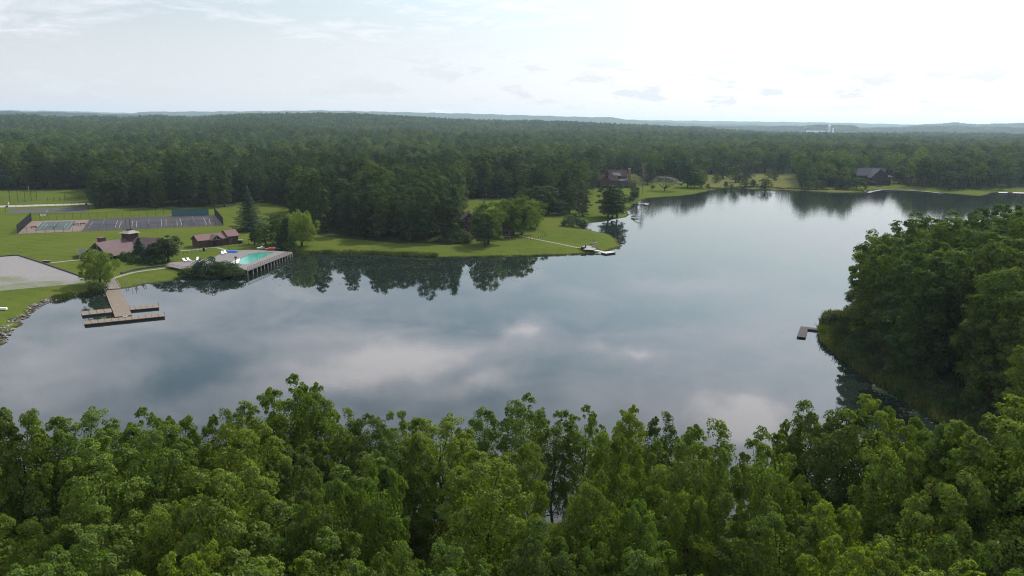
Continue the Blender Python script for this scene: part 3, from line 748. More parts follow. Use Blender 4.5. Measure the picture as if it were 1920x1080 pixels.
for px, py, ty, w, lb in [(1600, 588, 566, 26, 'small bushy shrub on the very tip of the headland'), (1560, 606, 585, 30, 'low spiky shrub beside the small weathered dock'), (1572, 630, 608, 24, 'green shrub on the headland bank below the small dock'),
                      (1595, 655, 634, 26, 'rounded shrub on the lower headland bank'), (1640, 690, 668, 30, 'shrub overhanging the dark water of the headland cove'), (1700, 728, 706, 34, 'low shrub by the lily pads of the headland cove')]:
    plant_px(BUSH[n % 3], px, py, ty, 'shrub', lb, 'shrub', 'shrubs along the headland bank', wpx=w, foliage='foliage', z=.8); n += 1

ub = [at(x, y) for x, y in [(1600, 604), (1622, 650), (1680, 700), (1758, 744), (1840, 785)]]
WHERE = ['at the headland tip', 'near the headland tip', 'above the small dock', 'above the cove', 'at the cove', 'toward the foreground wood', 'nearest the foreground wood']
for k in range(21):
    q = k/21*3.999; i = int(q); p = ub[i].lerp(ub[i+1], q-i)+Vector((rg.uniform(-2, 2.5), rg.uniform(-2, 2), 0))
    plant(BUSH[k % 3], p.x, p.y, rg.uniform(2.2, 4.6), 'shrub', ('low ', 'mid sized ', 'tall ')[k % 3]+'undergrowth shrub at the foot of the headland trees, '+WHERE[k//3], 'shrub', 'undergrowth along the headland trees', wide=rg.uniform(.8, 1.2), foliage='foliage')

# ---- single trees round the lake ---------------------------------------
def T(kind, px, py, top, wpx, label, group=None, name='lawn_tree'): return plant_px(kind, px, py, top, name, label, 'tree', group, wpx=wpx)
T(WILLOW[0], 188, 532, 473, 52, 'bright green weeping willow at the head of the big dock', name='willow_tree')
T(WILLOW[1], 566, 462, 399, 54, 'yellow green willow on the shore behind the pool', name='willow_tree')
T(CONIF[0], 468, 432, 352, 52, 'large blue green conifer standing alone beside the pool house', name='conifer_tree')
T(CONIF[1], 263, 486, 444, 26, 'pointed dark conifer in front of the big pavilion', name='conifer_tree')
T(CONIF[1], 283, 490, 456, 28, 'squat blue grey conifer next to the pavilion conifers', name='conifer_tree')
T(SMALLT[2], 318, 490, 440, 44, 'dark round tree at the right end of the pavilion')
T(SMALLT[1], 300, 492, 452, 36, 'middle dark tree between pavilion conifer and round tree')
T(SMALLT[0], 478, 458, 420, 24, 'light green young tree right of the pool house')
T(SMALLT[2], 497, 462, 416, 36, 'pale leafy tree behind the pool kayaks')
T(SMALLT[1], 520, 458, 400, 34, 'dark narrow tree between the pool and the grove')
T(SMALLT[0], 538, 462, 408, 34, 'dark tree left of the yellow willow')
T(SMALLT[0], 527, 466, 438, 24, 'small pointed tree at the far corner of the pool deck')
T(LIGHT[0], 914, 458, 381, 62, 'leafy tree hiding the right side of the lakeside cabin')
T(SMALLT[2], 908, 462, 398, 46, 'smaller round tree standing in front of the lakeside cabin')
CG = 'light green trees beside the lakeside cabin'
T(LIGHT[0], 948, 444, 377, 52, 'light green tree just right of the lakeside cabin', CG)
T(LIGHT[0], 962, 442, 375, 48, 'middle light green tree in the clump by the cabin', CG)
T(LIGHT[0], 978, 440, 370, 52, 'tallest light green tree of the clump by the cabin', CG)
T(LIGHT[0], 994, 430, 376, 42, 'light green tree nearest the curved post fence', CG)
T(LIGHT[1], 1006, 424, 374, 36, 'right end tree of the light green clump', CG)
DG = 'darker trees on the rise between cabin and brick house'
for px, py, ty, w, k, lb in [(985, 404, 350, 40, SMALLT[1], 'greenish tree with forked top behind the cabin clump'), (1008, 404, 345, 44, WOOD[1], 'taller dark tree behind the cabin clump'),
                          (1028, 402, 346, 42, WOOD[2], 'dark oval tree left of the two lawn trees'), (1046, 404, 372, 36, SMALLT[2], 'short round tree above the yellow bush'),
                          (1068, 400, 346, 36, WOOD[2], 'tall narrow tree just left of the sloping lawn'), (1050, 385, 338, 40, WOOD[1], 'dark tree behind the narrow trees left of the lawn'),
                          (1072, 372, 330, 46, WOOD[0], 'broad tree at the top of the sloping lawn'), (1098, 362, 316, 44, WOOD[3], 'tree at the upper left edge of the sloping lawn'),
                          (1020, 380, 332, 44, WOOD[3], 'broad tree on the rise behind the cabin')]:
    T(k, px, py, ty, w, lb, DG)
T(WOOD[2], 1092, 405, 357, 30, 'oval tree with short trunk alone on the sloping lawn')
T(WOOD[1], 1140, 406, 343, 40, 'largest tree of the waterside trio below the brick house', 'waterside trio below the brick house')
T(WOOD[2], 1157, 406, 350, 36, 'right hand tree of the waterside trio below the brick house', 'waterside trio below the brick house')
T(WOOD[0], 1147, 408, 362, 44, 'front tree of the waterside trio below the brick house', 'waterside trio below the brick house')
T(SMALLT[2], 1189, 374, 349, 20, 'dark round shrub-like tree between trio and bare tree')
plant_px(DEAD, 1204, 364, 305, 'bare_tree', 'thin nearly bare grey tree on the lawn by the brick house', 'tree', wide=.8)
plant_px(MIMOSA, 1246, 358, 331, 'mimosa_tree', 'flat topped pinkish mimosa tree spreading over the lakeside lawn', 'tree', wpx=44)
plant_px(SMALLT[2], 1224, 354.5, 347, 'young_tree', 'tiny round bush on the lawn left of the mimosa', 'tree', wpx=8)
T(WOOD[2], 1289, 351, 305, 30, 'dark tree on the shore right of the mimosa')
T(WOOD[0], 1303, 353, 322, 26, 'rounded dark tree beside the bright green tree')
T(LIGHT[0], 1315, 352, 320, 20, 'bright green tree at the left end of the meadow')
MG = 'young trees dotted over the dry meadow'; MX = [1327, 1343, 1361, 1372, 1378, 1386, 1396, 1397, 1405, 1412, 1532, 1541, 1589]
for px, py, ty, w in [(a_, b_, c_, d_*1.35) for a_, b_, c_, d_ in [(1343, 343, 324, 12), (1357, 335, 306, 18), (1327, 353, 344, 6), (1361, 351, 340, 8), (1378, 342, 308, 18), (1386, 342, 326, 10), (1397, 338, 318, 14), (1405, 333, 316, 12), (1396, 349.5, 334, 14), (1412, 350, 336, 12), (1434, 352.5, 334, 17),
                   (1441, 332, 316, 11), (1452, 338, 320, 11), (1516, 354, 338, 13), (1532, 354, 336, 11), (1541, 354, 338, 9), (1372, 352, 345, 6), (1577, 355, 332, 20), (1589, 355, 338, 12)]]:
    T(SMALLT[rg.randrange(2)], px, py, ty, w, {1357: 'tallest young tree left of the meadow middle', 1434: 'dark spreading bush at the water edge of the meadow', 1441: 'left one of two small cones on the dry meadow', 1452: 'right one of two small cones on the dry meadow', 1577: 'leafy tree on the shore right of the dark grove', 1516: 'short rounded tree in front of the dark meadow grove'}.get(px, 'small young meadow tree on the far shore, '+nth(MX.index(px) if px in MX else 0, len(MX))), MG, 'meadow_tree')
T(SMALLT[2], 1605, 354, 331, 28, 'wide round tree left of the slate roofed house')
T(SMALLT[1], 1622, 353, 335, 12, 'narrow round tree touching the slate roofed house')
T(WOOD[2], 1610, 341, 306, 22, 'dark tree against the left end of the slate roofed house')
T(WOOD[1], 1686, 344, 310, 30, 'dark tree right behind the slate roofed house')
T(WOOD[2], 1117, 349, 318, 22, 'tree against the left end of the brick house')
T(WOOD[1], 1214, 346, 306, 26, 'tall tree behind the bare tree by the brick house')
T(WOOD[1], 1780, 356, 318, 24, 'light green tree on the bank below the far right wood')
T(SMALLT[2], 1878, 356, 344, 12, 'small tree at the end of the far right bank')
for px, py, ty, w, lb in [(1163, 353, 343, 12, 'bush in front of the brick house sunroom'), (1184, 353, 341, 14, 'dark bush at the foot of the tall brick chimney'), (1140, 353, 344, 12, 'bush in front of the brick house garage wing'), (1075, 424, 399, 36, 'large yellow green bush at the head of the inlet'), (372, 512, 490, 36, 'left bush below the pool deck'), (395, 512, 480, 44, 'dark bush hiding the pool deck corner'), (425, 512, 487, 42, 'broad green bush between pool deck and lake'),
                      (440, 516, 500, 36, 'low bush by the pool deck piles'), (350, 516, 500, 22, 'small bush at the left end of the pool deck'), (240, 490, 468, 24, 'clipped dark bush under the pavilion eave'), (262, 494, 476, 30, 'low dark shrub before the pavilion'), (292, 496, 478, 26, 'low shrub at the foot of the dark pavilion trees'),
                      (184, 546, 524, 26, 'dark leafy bush on the shore left of the big dock'), (860, 454, 428, 44, 'dark bush left of the lakeside cabin'), (840, 456, 436, 36, 'bush at the foot of the grove beside the cabin'), (1190, 372, 358, 14, 'pale bush by the fallen branch inlet'), (1180, 378, 366, 14, 'yellow bush on the shore below the brick house'),
                      (512, 470, 452, 22, 'bush behind the kayak pile'), (545, 470, 446, 24, 'dark bush at the far end of the pool walkway'), (925, 446, 422, 26, 'dark bush beneath the cabin porch'), (1660, 348, 340, 8, 'clipped bush in front of the slate roofed house')]:
    plant_px(BUSH[random.randrange(3)], px, py, ty, 'bush', lb, 'bush', 'bushes near the shore', wpx=w, foliage='foliage', z=1.0)

# ---- woods: the largest-looking trees one by one, the rest as one mass --------
print('individual trees so far', NTREE)
def woods():
    rng = np.random.default_rng(9)
    pts = []
    for y0, y1, st in ((240, 720, 10.0), (720, 1700, 11.2), (1700, 3000, 12.2), (3000, 3900, 13.5)):
        Y, X = np.meshgrid(np.arange(y0, y1, st), np.arange(-3100, 3100, st), indexing='ij')
        X = X.ravel()+rng.uniform(-.45, .45, X.size)*st; Y = Y.ravel()+rng.uniform(-.45, .45, Y.size)*st
        k = (np.abs(np.arctan2(X, Y)) < R(40)); pts.append(np.stack([X[k], Y[k]], -1))
    P = np.concatenate(pts); X, Y = P.T
    SD = signed_dist(X, Y)
    px, py = project(X, Y, np.full_like(X, 1.2))
    edge = np.interp(px, WE[:, 0], WE[:, 1])
    ok = (py < edge) & (SD > 6)
    # right side: nothing between headland and far shore
    ok &= ~((px > 1500) & (py > 372))
    X, Y, SD, px, py = X[ok], Y[ok], SD[ok], px[ok], py[ok]
    Z = terrain(X, Y, SD); D = np.hypot(X, Y); n = len(X)
    big = 1+.12*np.sin(X/47)*np.sin(Y/61+2)
    Hh = np.clip(rng.normal(22.8, 4.0, n)*big, 12, 33)
    Hh = Hh+np.where((px > 560) & (px < 850) & (py > 395), 2.5, 0)
    edgeness = (np.interp(px, WE[:, 0], WE[:, 1])-py)
    order = np.argsort(D/Hh); inframe = (px > -20) & (px < 1940)
    ind = [i for i in order if inframe[i]][:max(0, 370-NTREE)]
    isind = np.zeros(n, bool); isind[ind] = True
    print('wood trees', n, 'individual', len(ind), 'farthest', D[ind[-1]] if ind else 0)
    eg = sorted([i for i in ind if 450 <= px[i] < 860 and edgeness[i] < 14], key=lambda i: px[i]); er = sorted([i for i in ind if 860 <= px[i] < 1330], key=lambda i: px[i])
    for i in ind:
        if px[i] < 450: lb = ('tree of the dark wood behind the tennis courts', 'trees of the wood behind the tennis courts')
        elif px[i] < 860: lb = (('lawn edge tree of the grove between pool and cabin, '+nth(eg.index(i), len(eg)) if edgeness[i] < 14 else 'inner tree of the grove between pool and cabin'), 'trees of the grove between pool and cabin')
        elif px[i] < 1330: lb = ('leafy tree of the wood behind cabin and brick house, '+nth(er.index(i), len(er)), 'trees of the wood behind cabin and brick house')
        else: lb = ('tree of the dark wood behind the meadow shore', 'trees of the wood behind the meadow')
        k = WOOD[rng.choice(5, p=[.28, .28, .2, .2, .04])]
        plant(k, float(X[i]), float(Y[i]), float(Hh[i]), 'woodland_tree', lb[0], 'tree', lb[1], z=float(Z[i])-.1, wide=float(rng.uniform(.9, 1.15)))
    for name, sel, kinds, lbl in (('near_forest', ~isind & (D < 720), WOOD, 'dense mixed wood standing close behind the lakeside clearings'), ('far_forest', ~isind & (D >= 720), FARK, 'vast unbroken forest rolling to the horizon')):
        scatter(name, X[sel], Y[sel], Z[sel]-.2, Hh[sel]/24, rng, kinds, lbl)
def scatter(name, X, Y, Z, sc, rng, kinds, lbl, meshes=None):
    n = len(X); me = bpy.data.meshes.new(name); me.vertices.add(n)
    me.vertices.foreach_set('co', np.stack([X, Y, Z], -1).astype(np.float32).ravel())
    a = me.attributes.new('size', 'FLOAT', 'POINT'); a.data.foreach_set('value', sc.astype(np.float32))
    a = me.attributes.new('spin', 'FLOAT', 'POINT'); a.data.foreach_set('value', rng.uniform(0, 6.28, n).astype(np.float32))
    w = [.26, .26, .22, .2, .06] if len(kinds) == 5 else None
    a = me.attributes.new('pick', 'INT', 'POINT'); a.data.foreach_set('value', rng.choice(len(kinds), size=n, p=w).astype(np.int32))
    o = link(name, me); tag(o, lbl, kind='stuff')
    g = bpy.data.node_groups.new(name, 'GeometryNodeTree')
    g.interface.new_socket('Geometry', in_out='INPUT', socket_type='NodeSocketGeometry'); g.interface.new_socket('Geometry', in_out='OUTPUT', socket_type='NodeSocketGeometry')
    N = g.nodes; L = g.links; gi = N.new('NodeGroupInput'); go = N.new('NodeGroupOutput')
    iop = N.new('GeometryNodeInstanceOnPoints'); L.new(gi.outputs[0], iop.inputs['Points']); iop.inputs['Pick Instance'].default_value = True
    jg = N.new('GeometryNodeJoinGeometry')
    for i, k in reversed(list(enumerate(kinds))):
        so_ = bpy.data.objects.new(name+'_tree', k if isinstance(k, bpy.types.Mesh) else k.joined(name+'_tree')); so_['kind'] = 'stuff'
        oi = N.new('GeometryNodeObjectInfo'); oi.inputs['Object'].default_value = so_; oi.inputs['As Instance'].default_value = True
        L.new(oi.outputs['Geometry'], jg.inputs[0])
    L.new(jg.outputs[0], iop.inputs['Instance'])
    def attr(nm, ty):
        q = N.new('GeometryNodeInputNamedAttribute'); q.data_type = ty; q.inputs['Name'].default_value = nm; return q.outputs['Attribute']
    L.new(attr('pick', 'INT'), iop.inputs['Instance Index'])
    cx = N.new('ShaderNodeCombineXYZ'); L.new(attr('spin', 'FLOAT'), cx.inputs[2])
    er = N.new('FunctionNodeEulerToRotation'); L.new(cx.outputs[0], er.inputs[0]); L.new(er.outputs[0], iop.inputs['Rotation'])
    L.new(attr('size', 'FLOAT'), iop.inputs['Scale']); L.new(iop.outputs[0], go.inputs[0])
    md = o.modifiers.new('scatter', 'NODES'); md.node_group = g
    return o
woods()
def patches():
    """beyond three kilometres: patches of woodland, a score of crowns each"""
    rng = np.random.default_rng(17); meshes = []
    for s in range(3):
        V = []
        for gx in np.arange(-40, 40, 10.):
            for gy in np.arange(-40, 40, 10.):
                c = np.array([gx+rng.uniform(-4, 4), gy+rng.uniform(-4, 4), rng.uniform(9, 14)]); r = rng.uniform(4.5, 7)
                d = ball(rng, 34, .0); d[:, 2] = np.abs(d[:, 2])
                V.append(leaf_quads(rng, c+d*r*np.array([1, 1, 1.1]), d+rng.normal(size=d.shape)*.2+np.array([0, 0, .3]), 4.2, .9))
        meshes.append(fast_mesh('woodland_patch', np.concatenate(V), 4, ['leaf_wood']))
    st = 62.; Y, X = np.meshgrid(np.arange(3500, 9000, st), np.arange(-7500, 7500, st), indexing='ij')
    X = X.ravel()+rng.uniform(-9, 9, X.size); Y = Y.ravel()+rng.uniform(-9, 9, Y.size); k = np.abs(np.arctan2(X, Y)) < R(39)
    X, Y = X[k], Y[k]; Z = terrain(X, Y, np.full_like(X, 60.))
    scatter('distant_forest', X, Y, Z-3, rng.uniform(.8, 1.15, len(X)), rng, meshes, 'hazy forest on the far plain below the hills')
patches()
print('individual trees', NTREE)

# ================================================================== built things
Z0 = 1.2
def wpts(pts, z): return [at(x, y, z) for x, y in pts]
def bat(mb, name, mat, parent, smooth=False):
    """build a mesh given in place under a parent that stands unrotated"""
    l = parent.location; mb.v = [(v[0]-l.x, v[1]-l.y, v[2]-l.z) for v in mb.v]
    return mb.build(name, mat, parent, smooth)
def sheet_px(name, pts, z, mat, label, kind='structure'):
    return tag(MB().sheet([p[:2] for p in wpts(pts, Z0)], z).build(name, mat), label, kind=kind)
def strip(name, pts, w, z, mat, label):
    P = wpts(pts, Z0); mb = MB()
    L = []; Rr = []
    for i, p in enumerate(P):
        d = (P[min(i+1, len(P)-1)]-P[max(i-1, 0)]); n = Vector((-d.y, d.x, 0)).normalized()*w/2; L.append(p+n); Rr.append(p-n)
    for i in range(len(P)-1): mb.add([(*Rr[i][:2], z), (*Rr[i+1][:2], z), (*L[i+1][:2], z), (*L[i][:2], z)], [(0, 1, 2, 3)])
    return tag(mb.build(name, mat), label, kind='structure')

# ---- ground surfaces ------------------------------------------------
sheet_px('gravel_lot', [(-90, 486), (0, 482), (33, 479.5), (80, 494.5), (158, 521.5), (172, 526.5), (158, 530), (125, 534), (60, 540), (0, 545.5), (-90, 553)], 1.23, 'gravel_lot', 'pale gravel lot by the left shore')
strip('road', [(-120, 392), (0, 387.3), (90, 384.6), (178, 382)], 11, 1.23, 'road_gravel', 'pale gravel road behind the ball courts')
strip('footpath', [(95, 493), (130, 489), (166, 486)], 1.7, 1.23, 'path_concrete', 'pale footpath from gravel lot to pavilion')
strip('footpath', [(206, 524), (228, 517), (250, 511), (275, 507), (300, 504), (320, 502)], 1.6, 1.23, 'path_concrete', 'pale footpath along the lake to the pool deck')
strip('footpath', [(336, 470.5), (360, 469), (378, 467), (392, 464.5), (408, 464.5), (424, 469)], 1.6, 1.235, 'path_concrete', 'pale footpath in front of the pool house')
strip('footpath', [(972, 442), (1030, 453.5), (1086, 465)], 1.3, 1.23, 'path_concrete', 'narrow pale path over the grassy point')
strip('gravel_beach', [(1632, 358.3), (1652, 354.6), (1700, 355.3), (1740, 358), (1766, 361)], 3.0, .62, 'road_gravel', 'thin pale strip of shore below the slate roofed house')
sheet_px('patio', [(1087, 464), (1096, 460.5), (1108, 461), (1118, 466), (1112, 469), (1095, 468)], 1.23, 'stone_pale', 'stone patio by the white dock')
sheet_px('basketball_court', [(12.5, 400), (19, 392.5), (164, 389.5), (165.5, 396.8)], 1.23, 'asphalt_old', 'old dark asphalt basketball court')
sheet_px('tennis_court', [(33, 438.3), (59.5, 414.5), (167.5, 412), (153, 433.8)], 1.23, 'court_clay', 'reddish surround of the small tennis court')
sheet_px('tennis_court', [(64.5, 432.5), (78.5, 416.6), (144, 415), (132, 431)], 1.245, 'court_green', 'grey green playing surface of the small tennis court')
sheet_px('tennis_court', [(153, 433.8), (167.5, 412), (230, 408.5), (323, 405.3), (401.7, 403.6), (418.5, 422.8), (247, 429.8)], 1.235, 'court_dark', 'long dark surface of the double tennis courts')
for pts, m in [([(166, 427.6), (174.8, 414.6), (220.6, 413.5), (215.4, 428)], 'court_blue'), ([(255.5, 427), (256.6, 413.5), (302, 412), (303.4, 424.8)], 'court_blue'), ([(341.6, 423.6), (337.2, 409.4), (381.5, 408.3), (387.5, 421.4)], 'court_blue')]:
    sheet_px('tennis_court', pts, 1.245, m, 'bluish playing surface on the dark double courts')
LINES = [((65.8, 429.6), (78.3, 417)), ((73.3, 430.4), (86.7, 416.3)), ((82, 428.5), (90, 420)), ((119.6, 427.5), (126.3, 419.2)), ((123.8, 430.4), (135.8, 415.8)), ((131.5, 431), (143.8, 415.2)),
         ((90, 420), (127, 419.3)), ((82, 428.4), (120, 427.6)), ((166, 427.6), (174.8, 415)), ((215.4, 428), (220.6, 413.5)), ((223.2, 427.6), (227.9, 415)), ((246.7, 427), (248.8, 415)), ((255.5, 426), (256.6, 414.6)),
         ((303.4, 424.5), (301.9, 410.4)), ((311.3, 424.5), (311.3, 411.5)), ((174.8, 415.6), (220, 414.6)), ((256.5, 414.4), (302, 412.6)), ((332.3, 423.6), (331.7, 413.7)), ((341.6, 423.6), (337.2, 409.6)),
         ((387.5, 421.4), (381.5, 408.3)), ((394.6, 420.9), (391.9, 411)), ((337.4, 411), (390, 409.2)), ((60.5, 416.5), (165, 413.5)), ((15, 397.6), (164.5, 395.4)), ((86, 399), (90, 393))]
mb = MB()
for a, b in LINES:
    a, b = at(*a, Z0), at(*b, Z0); d = (b-a).normalized(); n = Vector((-d.y, d.x, 0))*.085
    mb.sheet([(a-n)[:2], (b-n)[:2], (b+n)[:2], (a+n)[:2]], 1.262)
tag(mb.build('court_lines', 'line_white'), 'painted white lines of the tennis and ball courts', kind='structure')

# ---- fences -----------------------------------------------------------
def fence(pts, h, step, name, label, cat='fence', wire=.45, post_r=.06, mat='dark_metal', rail=True, group=None, wr=.014, z=Z0):
    P = wpts(pts, z); e = empty(name, P[0], 0, label, cat, group)
    pm = None; w = MB()
    for i in range(len(P)-1):
        a, b = P[i], P[i+1]; L = (b-a).length; n = max(1, round(L/step))
        for k in range(n+(i == len(P)-2)):
            p = a.lerp(b, k/n)-e.location
            if pm is None: pm = MB().tube((0, 0, -.2), (0, 0, h), post_r, post_r, 6).build('post', mat, e); o = pm
            else: o = pm.copy(); COL.objects.link(o)
            o.location = p
        if rail:
            up = Vector((0, 0, h-.03)); w.tube(a+up, b+up, .04, .04, 4)
            if rail > 1:
                for q in range(1, int(rail)): w.tube(a+Vector((0, 0, h*q/rail)), b+Vector((0, 0, h*q/rail)), .03, .03, 4)
        if wire:
            m = int(L/wire)
            for k in range(1, m):
                p = a.lerp(b, k/m); w.tube(p+Vector((0, 0, .05)), p+Vector((0, 0, h-.05)), wr, wr, 3)
            for k in range(1, int(h/wire)): z1 = Vector((0, 0, k*wire)); w.tube(a+z1, b+z1, wr, wr, 3)
    if w.v: bat(w, 'wire_mesh' if wire else 'rail', mat, e)
    return e
fence([(33, 438.6), (59.5, 413.8)], 4.3, 4, 'court_fence', 'dense dark mesh fence closing the left end of the courts', wire=.16, wr=.02)
fence([(418.8, 423), (402.5, 403.4)], 4.3, 4, 'court_fence', 'dark mesh fence closing the right end of the courts', wire=.2, wr=.02)
fence([(59.5, 413.8), (167.5, 411.6), (230, 408), (322.5, 404.8)], 3.6, 3.9, 'court_fence', 'tall thin wire fence along the back of the courts', wire=.6)
fence([(33, 438.6), (153, 434.2), (247, 430.2), (418.8, 423)], 3.0, 3.9, 'court_fence', 'low wire fence along the front of the courts', wire=.6)
fence([(0, 389), (30, 388), (90, 386.5), (178, 384)], 1.6, 4.2, 'wire_fence', 'low wire fence along the gravel road', wire=0)
fence([(-10, 379.5), (19, 379)], 4.0, 5, 'wire_fence', 'wire fence left of the ball field backstop', wire=.8)
fence([(19, 379.5), (34, 378.6), (47.5, 378.4), (59, 377), (69.5, 375.6)], 9.0, 7.5, 'backstop_fence', 'tall dark backstop on the far ball field', wire=.9, post_r=.14, wr=.02)
fence([(90, 377.2), (101, 377), (112, 376.6)], 2.4, 5, 'team_bench_fence', 'short dark railing by the far ball field', wire=0, rail=2, post_r=.14)
fence([(122, 376.5), (176, 374)], 2.4, 7, 'wire_fence', 'low wire fence at the right of the ball field', wire=.8)
fence([(336, 478.5), (360, 475), (382, 470.5)], 1.3, 2.2, 'post_fence', 'dark railing on the lawn left of the pool house path', wire=0, rail=2)
fence([(418, 463), (440, 460.5), (466, 458)], 1.3, 2.4, 'post_fence', 'dark railing in front of the right end of the pool house', wire=0, rail=2)
fence([(984, 432.5), (1000, 434.5), (1014, 437.2), (1023, 440.5), (1023.5, 444), (1014, 447), (1000, 449), (984, 450.5), (966, 450.8)], 1.4, 1.8, 'post_fence', 'curved dark post fence on the grassy point', wire=0, rail=1)
fence([(1898, 355.5), (1935, 355.5)], 1.6, 2.6, 'post_fence', 'grey railing on the far right bank', wire=0, rail=2, mat='grey_metal')
# flag pole, leaning pole, sign, teal screen
def pole(px, py, top, r, mat, name, label, cat, lean=0):
    p = at(px, py); h = top_height(px, top, p.x, p.y); o = MB().tube((0, 0, -.2), (lean, 0, h), r, r*.7, 8).build(name, mat); o.location = p; tag(o, label, cat); return o
pole(54.5, 360, 348.5, .16, 'grey_metal', 'light_pole', 'pale pole in front of the wood behind the backstop', 'pole')
pole(78.5, 368, 357, .14, 'grey_metal', 'leaning_pole', 'pale leaning pole right of the backstop', 'pole', 1.2)
pole(122, 377, 360, .2, 'dark_wood', 'light_pole', 'dark pole at the right of the far ball field', 'pole')
pole(1112.4, 457, 448, .12, 'dark_wood', 'light_pole', 'dark post behind the benches on the grassy point', 'post')
p = at(76, 413); q = at(87, 412.8); e = empty('fence_sign', p, math.atan2((q-p).y, (q-p).x), 'white banner with grey lettering on the back court fence', 'sign')
L = (q-p).length; zt = top_height(80, 400.6, p.x, p.y); MB().box(.2, L, -.16, -.10, zt-1.15, zt).build('panel', 'white_plastic', e); MB().box(L*.2, L*.85, -.175, -.163, zt-.75, zt-.45).build('lettering', 'stone_grey', e)
for x in (.4, L-.2): MB().tube((x, -.06, -.1), (x, -.06, zt), .05, .05, 5).build('post', 'dark_metal', e)
p, rz, L = local_frame((323.3, 405.6), (391.4, 404)); e = empty('practice_wall', p, rz, 'long teal practice wall behind the dark courts', 'wall')
h = top_height(357, 392.6, *(p+(at(391.4, 404)-p)*.5)[:2]); n = 12
for k in range(n):
    if k == 0: pn = MB().box(.01, L/n-.03, 0, .14, .1, h).build('panel', 'teal_cloth', e); o = pn
    else: o = pn.copy(); COL.objects.link(o)
    o.location = (L/n*k, 0, 0)
MB().box(-.1, L+.1, -.05, .2, h+.003, h+.16).build('cap', 'dark_metal', e)
for k in range(7): MB().tube((L*k/6, .22, -.1), (L*k/6, .22, h), .07, .07, 5).build('post', 'dark_metal', e)
def net(a, b, label):
    a, b = at(*a), at(*b); e = empty('tennis_net', a, 0, label, 'net', 'nets across the courts')
    for p in (a, b): bat(MB().tube(p-Vector((0, 0, .1)), p+Vector((0, 0, 1.15)), .06, .06, 6), 'post', 'dark_metal', e)
    m = MB()
    for k in range(5): z = Vector((0, 0, .15+.2*k)); m.tube(a+z, b+z, .012, .012, 3)
    for k in range(1, 40): p = a.lerp(b, k/40); m.tube(p+Vector((0, 0, .05)), p+Vector((0, 0, 1.0)), .012, .012, 3)
    bat(m, 'netting', 'dark_metal', e)
    bat(MB().tube(a+Vector((0, 0, 1.04)), b+Vector((0, 0, 1.04)), .055, .055, 4), 'headband', 'line_white', e)
net((100.4, 429.5), (109.2, 418.8), 'net across the small tennis court with red surround')
net((192, 427.6), (197, 414.6), 'net across the left dark court')
net((279, 425.8), (279.8, 412.6), 'net across the middle dark court')
net((364.2, 422.4), (360.6, 409.2), 'net across the right dark court')
for px, py, lab in [(63.8, 428, 'dark bench at the left of the small court'), (142.5, 422.6, 'dark bench between small court and dark courts'), (155.5, 421.5, 'dark bench by the edge of the dark courts')]:
    e = empty('court_bench', at(px, py, 1.235), .9, lab, 'bench', 'benches beside the tennis courts')
    MB().box(-1.4, 1.4, -.2, .2, .42, .5).build('seat', 'dark_wood', e); MB().box(-1.4, 1.4, .2, .26, .55, .95).build('backrest', 'dark_wood', e)
    for x in (-1.1, 1.1): MB().box(x-.05, x+.05, -.2, .26, 0, .42).build('leg', 'dark_metal', e)
for px, py, tp, s, lab in [(10.2, 397.5, 386, 1, 'dark hoop post at the left end of the asphalt court'), (166, 392, 381.5, -1, 'dark hoop post at the right end of the asphalt court')]:
    p = at(px, py); h = top_height(px, tp, p.x, p.y); e = empty('basketball_hoop', p, 0, lab, 'basketball hoop', 'hoops of the asphalt court')
    MB().tube((0, 0, -.1), (0, 0, h-.6), .13, .1, 8).tube((0, 0, h-.7), (s*1.1, 0, h-.4), .08, .08, 6).build('pole', 'dark_metal', e)
    MB().box(min(s*1.1, s*1.18), max(s*1.1, s*1.18), -.9, .9, h-.95, h+.1).build('backboard', 'dark_metal', e)
    MB().tube((s*1.18, 0, h-.75), (s*1.6, 0, h-.75), .05, .05, 5).box(s*1.4-.23, s*1.4+.23, -.23, .23, h-.78, h-.74).build('rim', 'orange_plastic', e)
tag(MB().tube((0, 0, 0), (0, 0, 1.5), .45, .12, 8).build('traffic_cone', 'white_plastic'), 'small white marker on the lawn behind the gravel road', 'marker').location = at(16, 383)

# ---- gravel lot: timbers, box, rocks ------------------------------------
def timbers(pts, label, w=.28, h=.34, mat='timber_edge', name='timber_edging'):
    P = wpts(pts, Z0); e = empty(name, P[0], 0, label, 'edging'); 
    for a, b in zip(P, P[1:]):
        L = (b-a).length; n = max(1, int(L/3.2))
        for k in range(n):
            p, q = a.lerp(b, k/n), a.lerp(b, (k+.985)/n); d = (q-p).normalized(); nn = Vector((-d.y, d.x, 0))*w/2
            bat(MB().prism([(p-nn)[:2], (q-nn)[:2], (q+nn)[:2], (p+nn)[:2]], Z0-.1, Z0+h), 'beam', mat, e)
timbers([(0, 481.6), (33, 479), (80, 494), (158, 521)], 'dark timber edging round the upper side of the gravel lot', .4, .42)
timbers([(165, 528.5), (178, 518)], 'short pale timber at the corner of the gravel lot', .4, .35, 'trim_pale')
timbers([(228, 513.5), (250, 507), (275, 503), (310, 499)], 'dark low retaining wall beside the lakeside path', 1.0, .5, 'timber_edge', 'retaining_wall')
e = empty('storage_box', at(87.5, 492), .1, 'low dark box at the corner of gravel lot and path', 'box')
MB().box(-1.3, 1.3, -.6, .6, 0, .6).build('body', 'dark_wood', e); MB().box(-1.4, 1.4, -.7, .7, .605, .7).build('lid', 'grey_wood', e)
tag(MB().box(-2, 2, -.35, .35, 0, .5).build('bench', 'white_plastic'), 'white bench end at the left edge of the shore lawn', 'bench').location = at(0, 580)
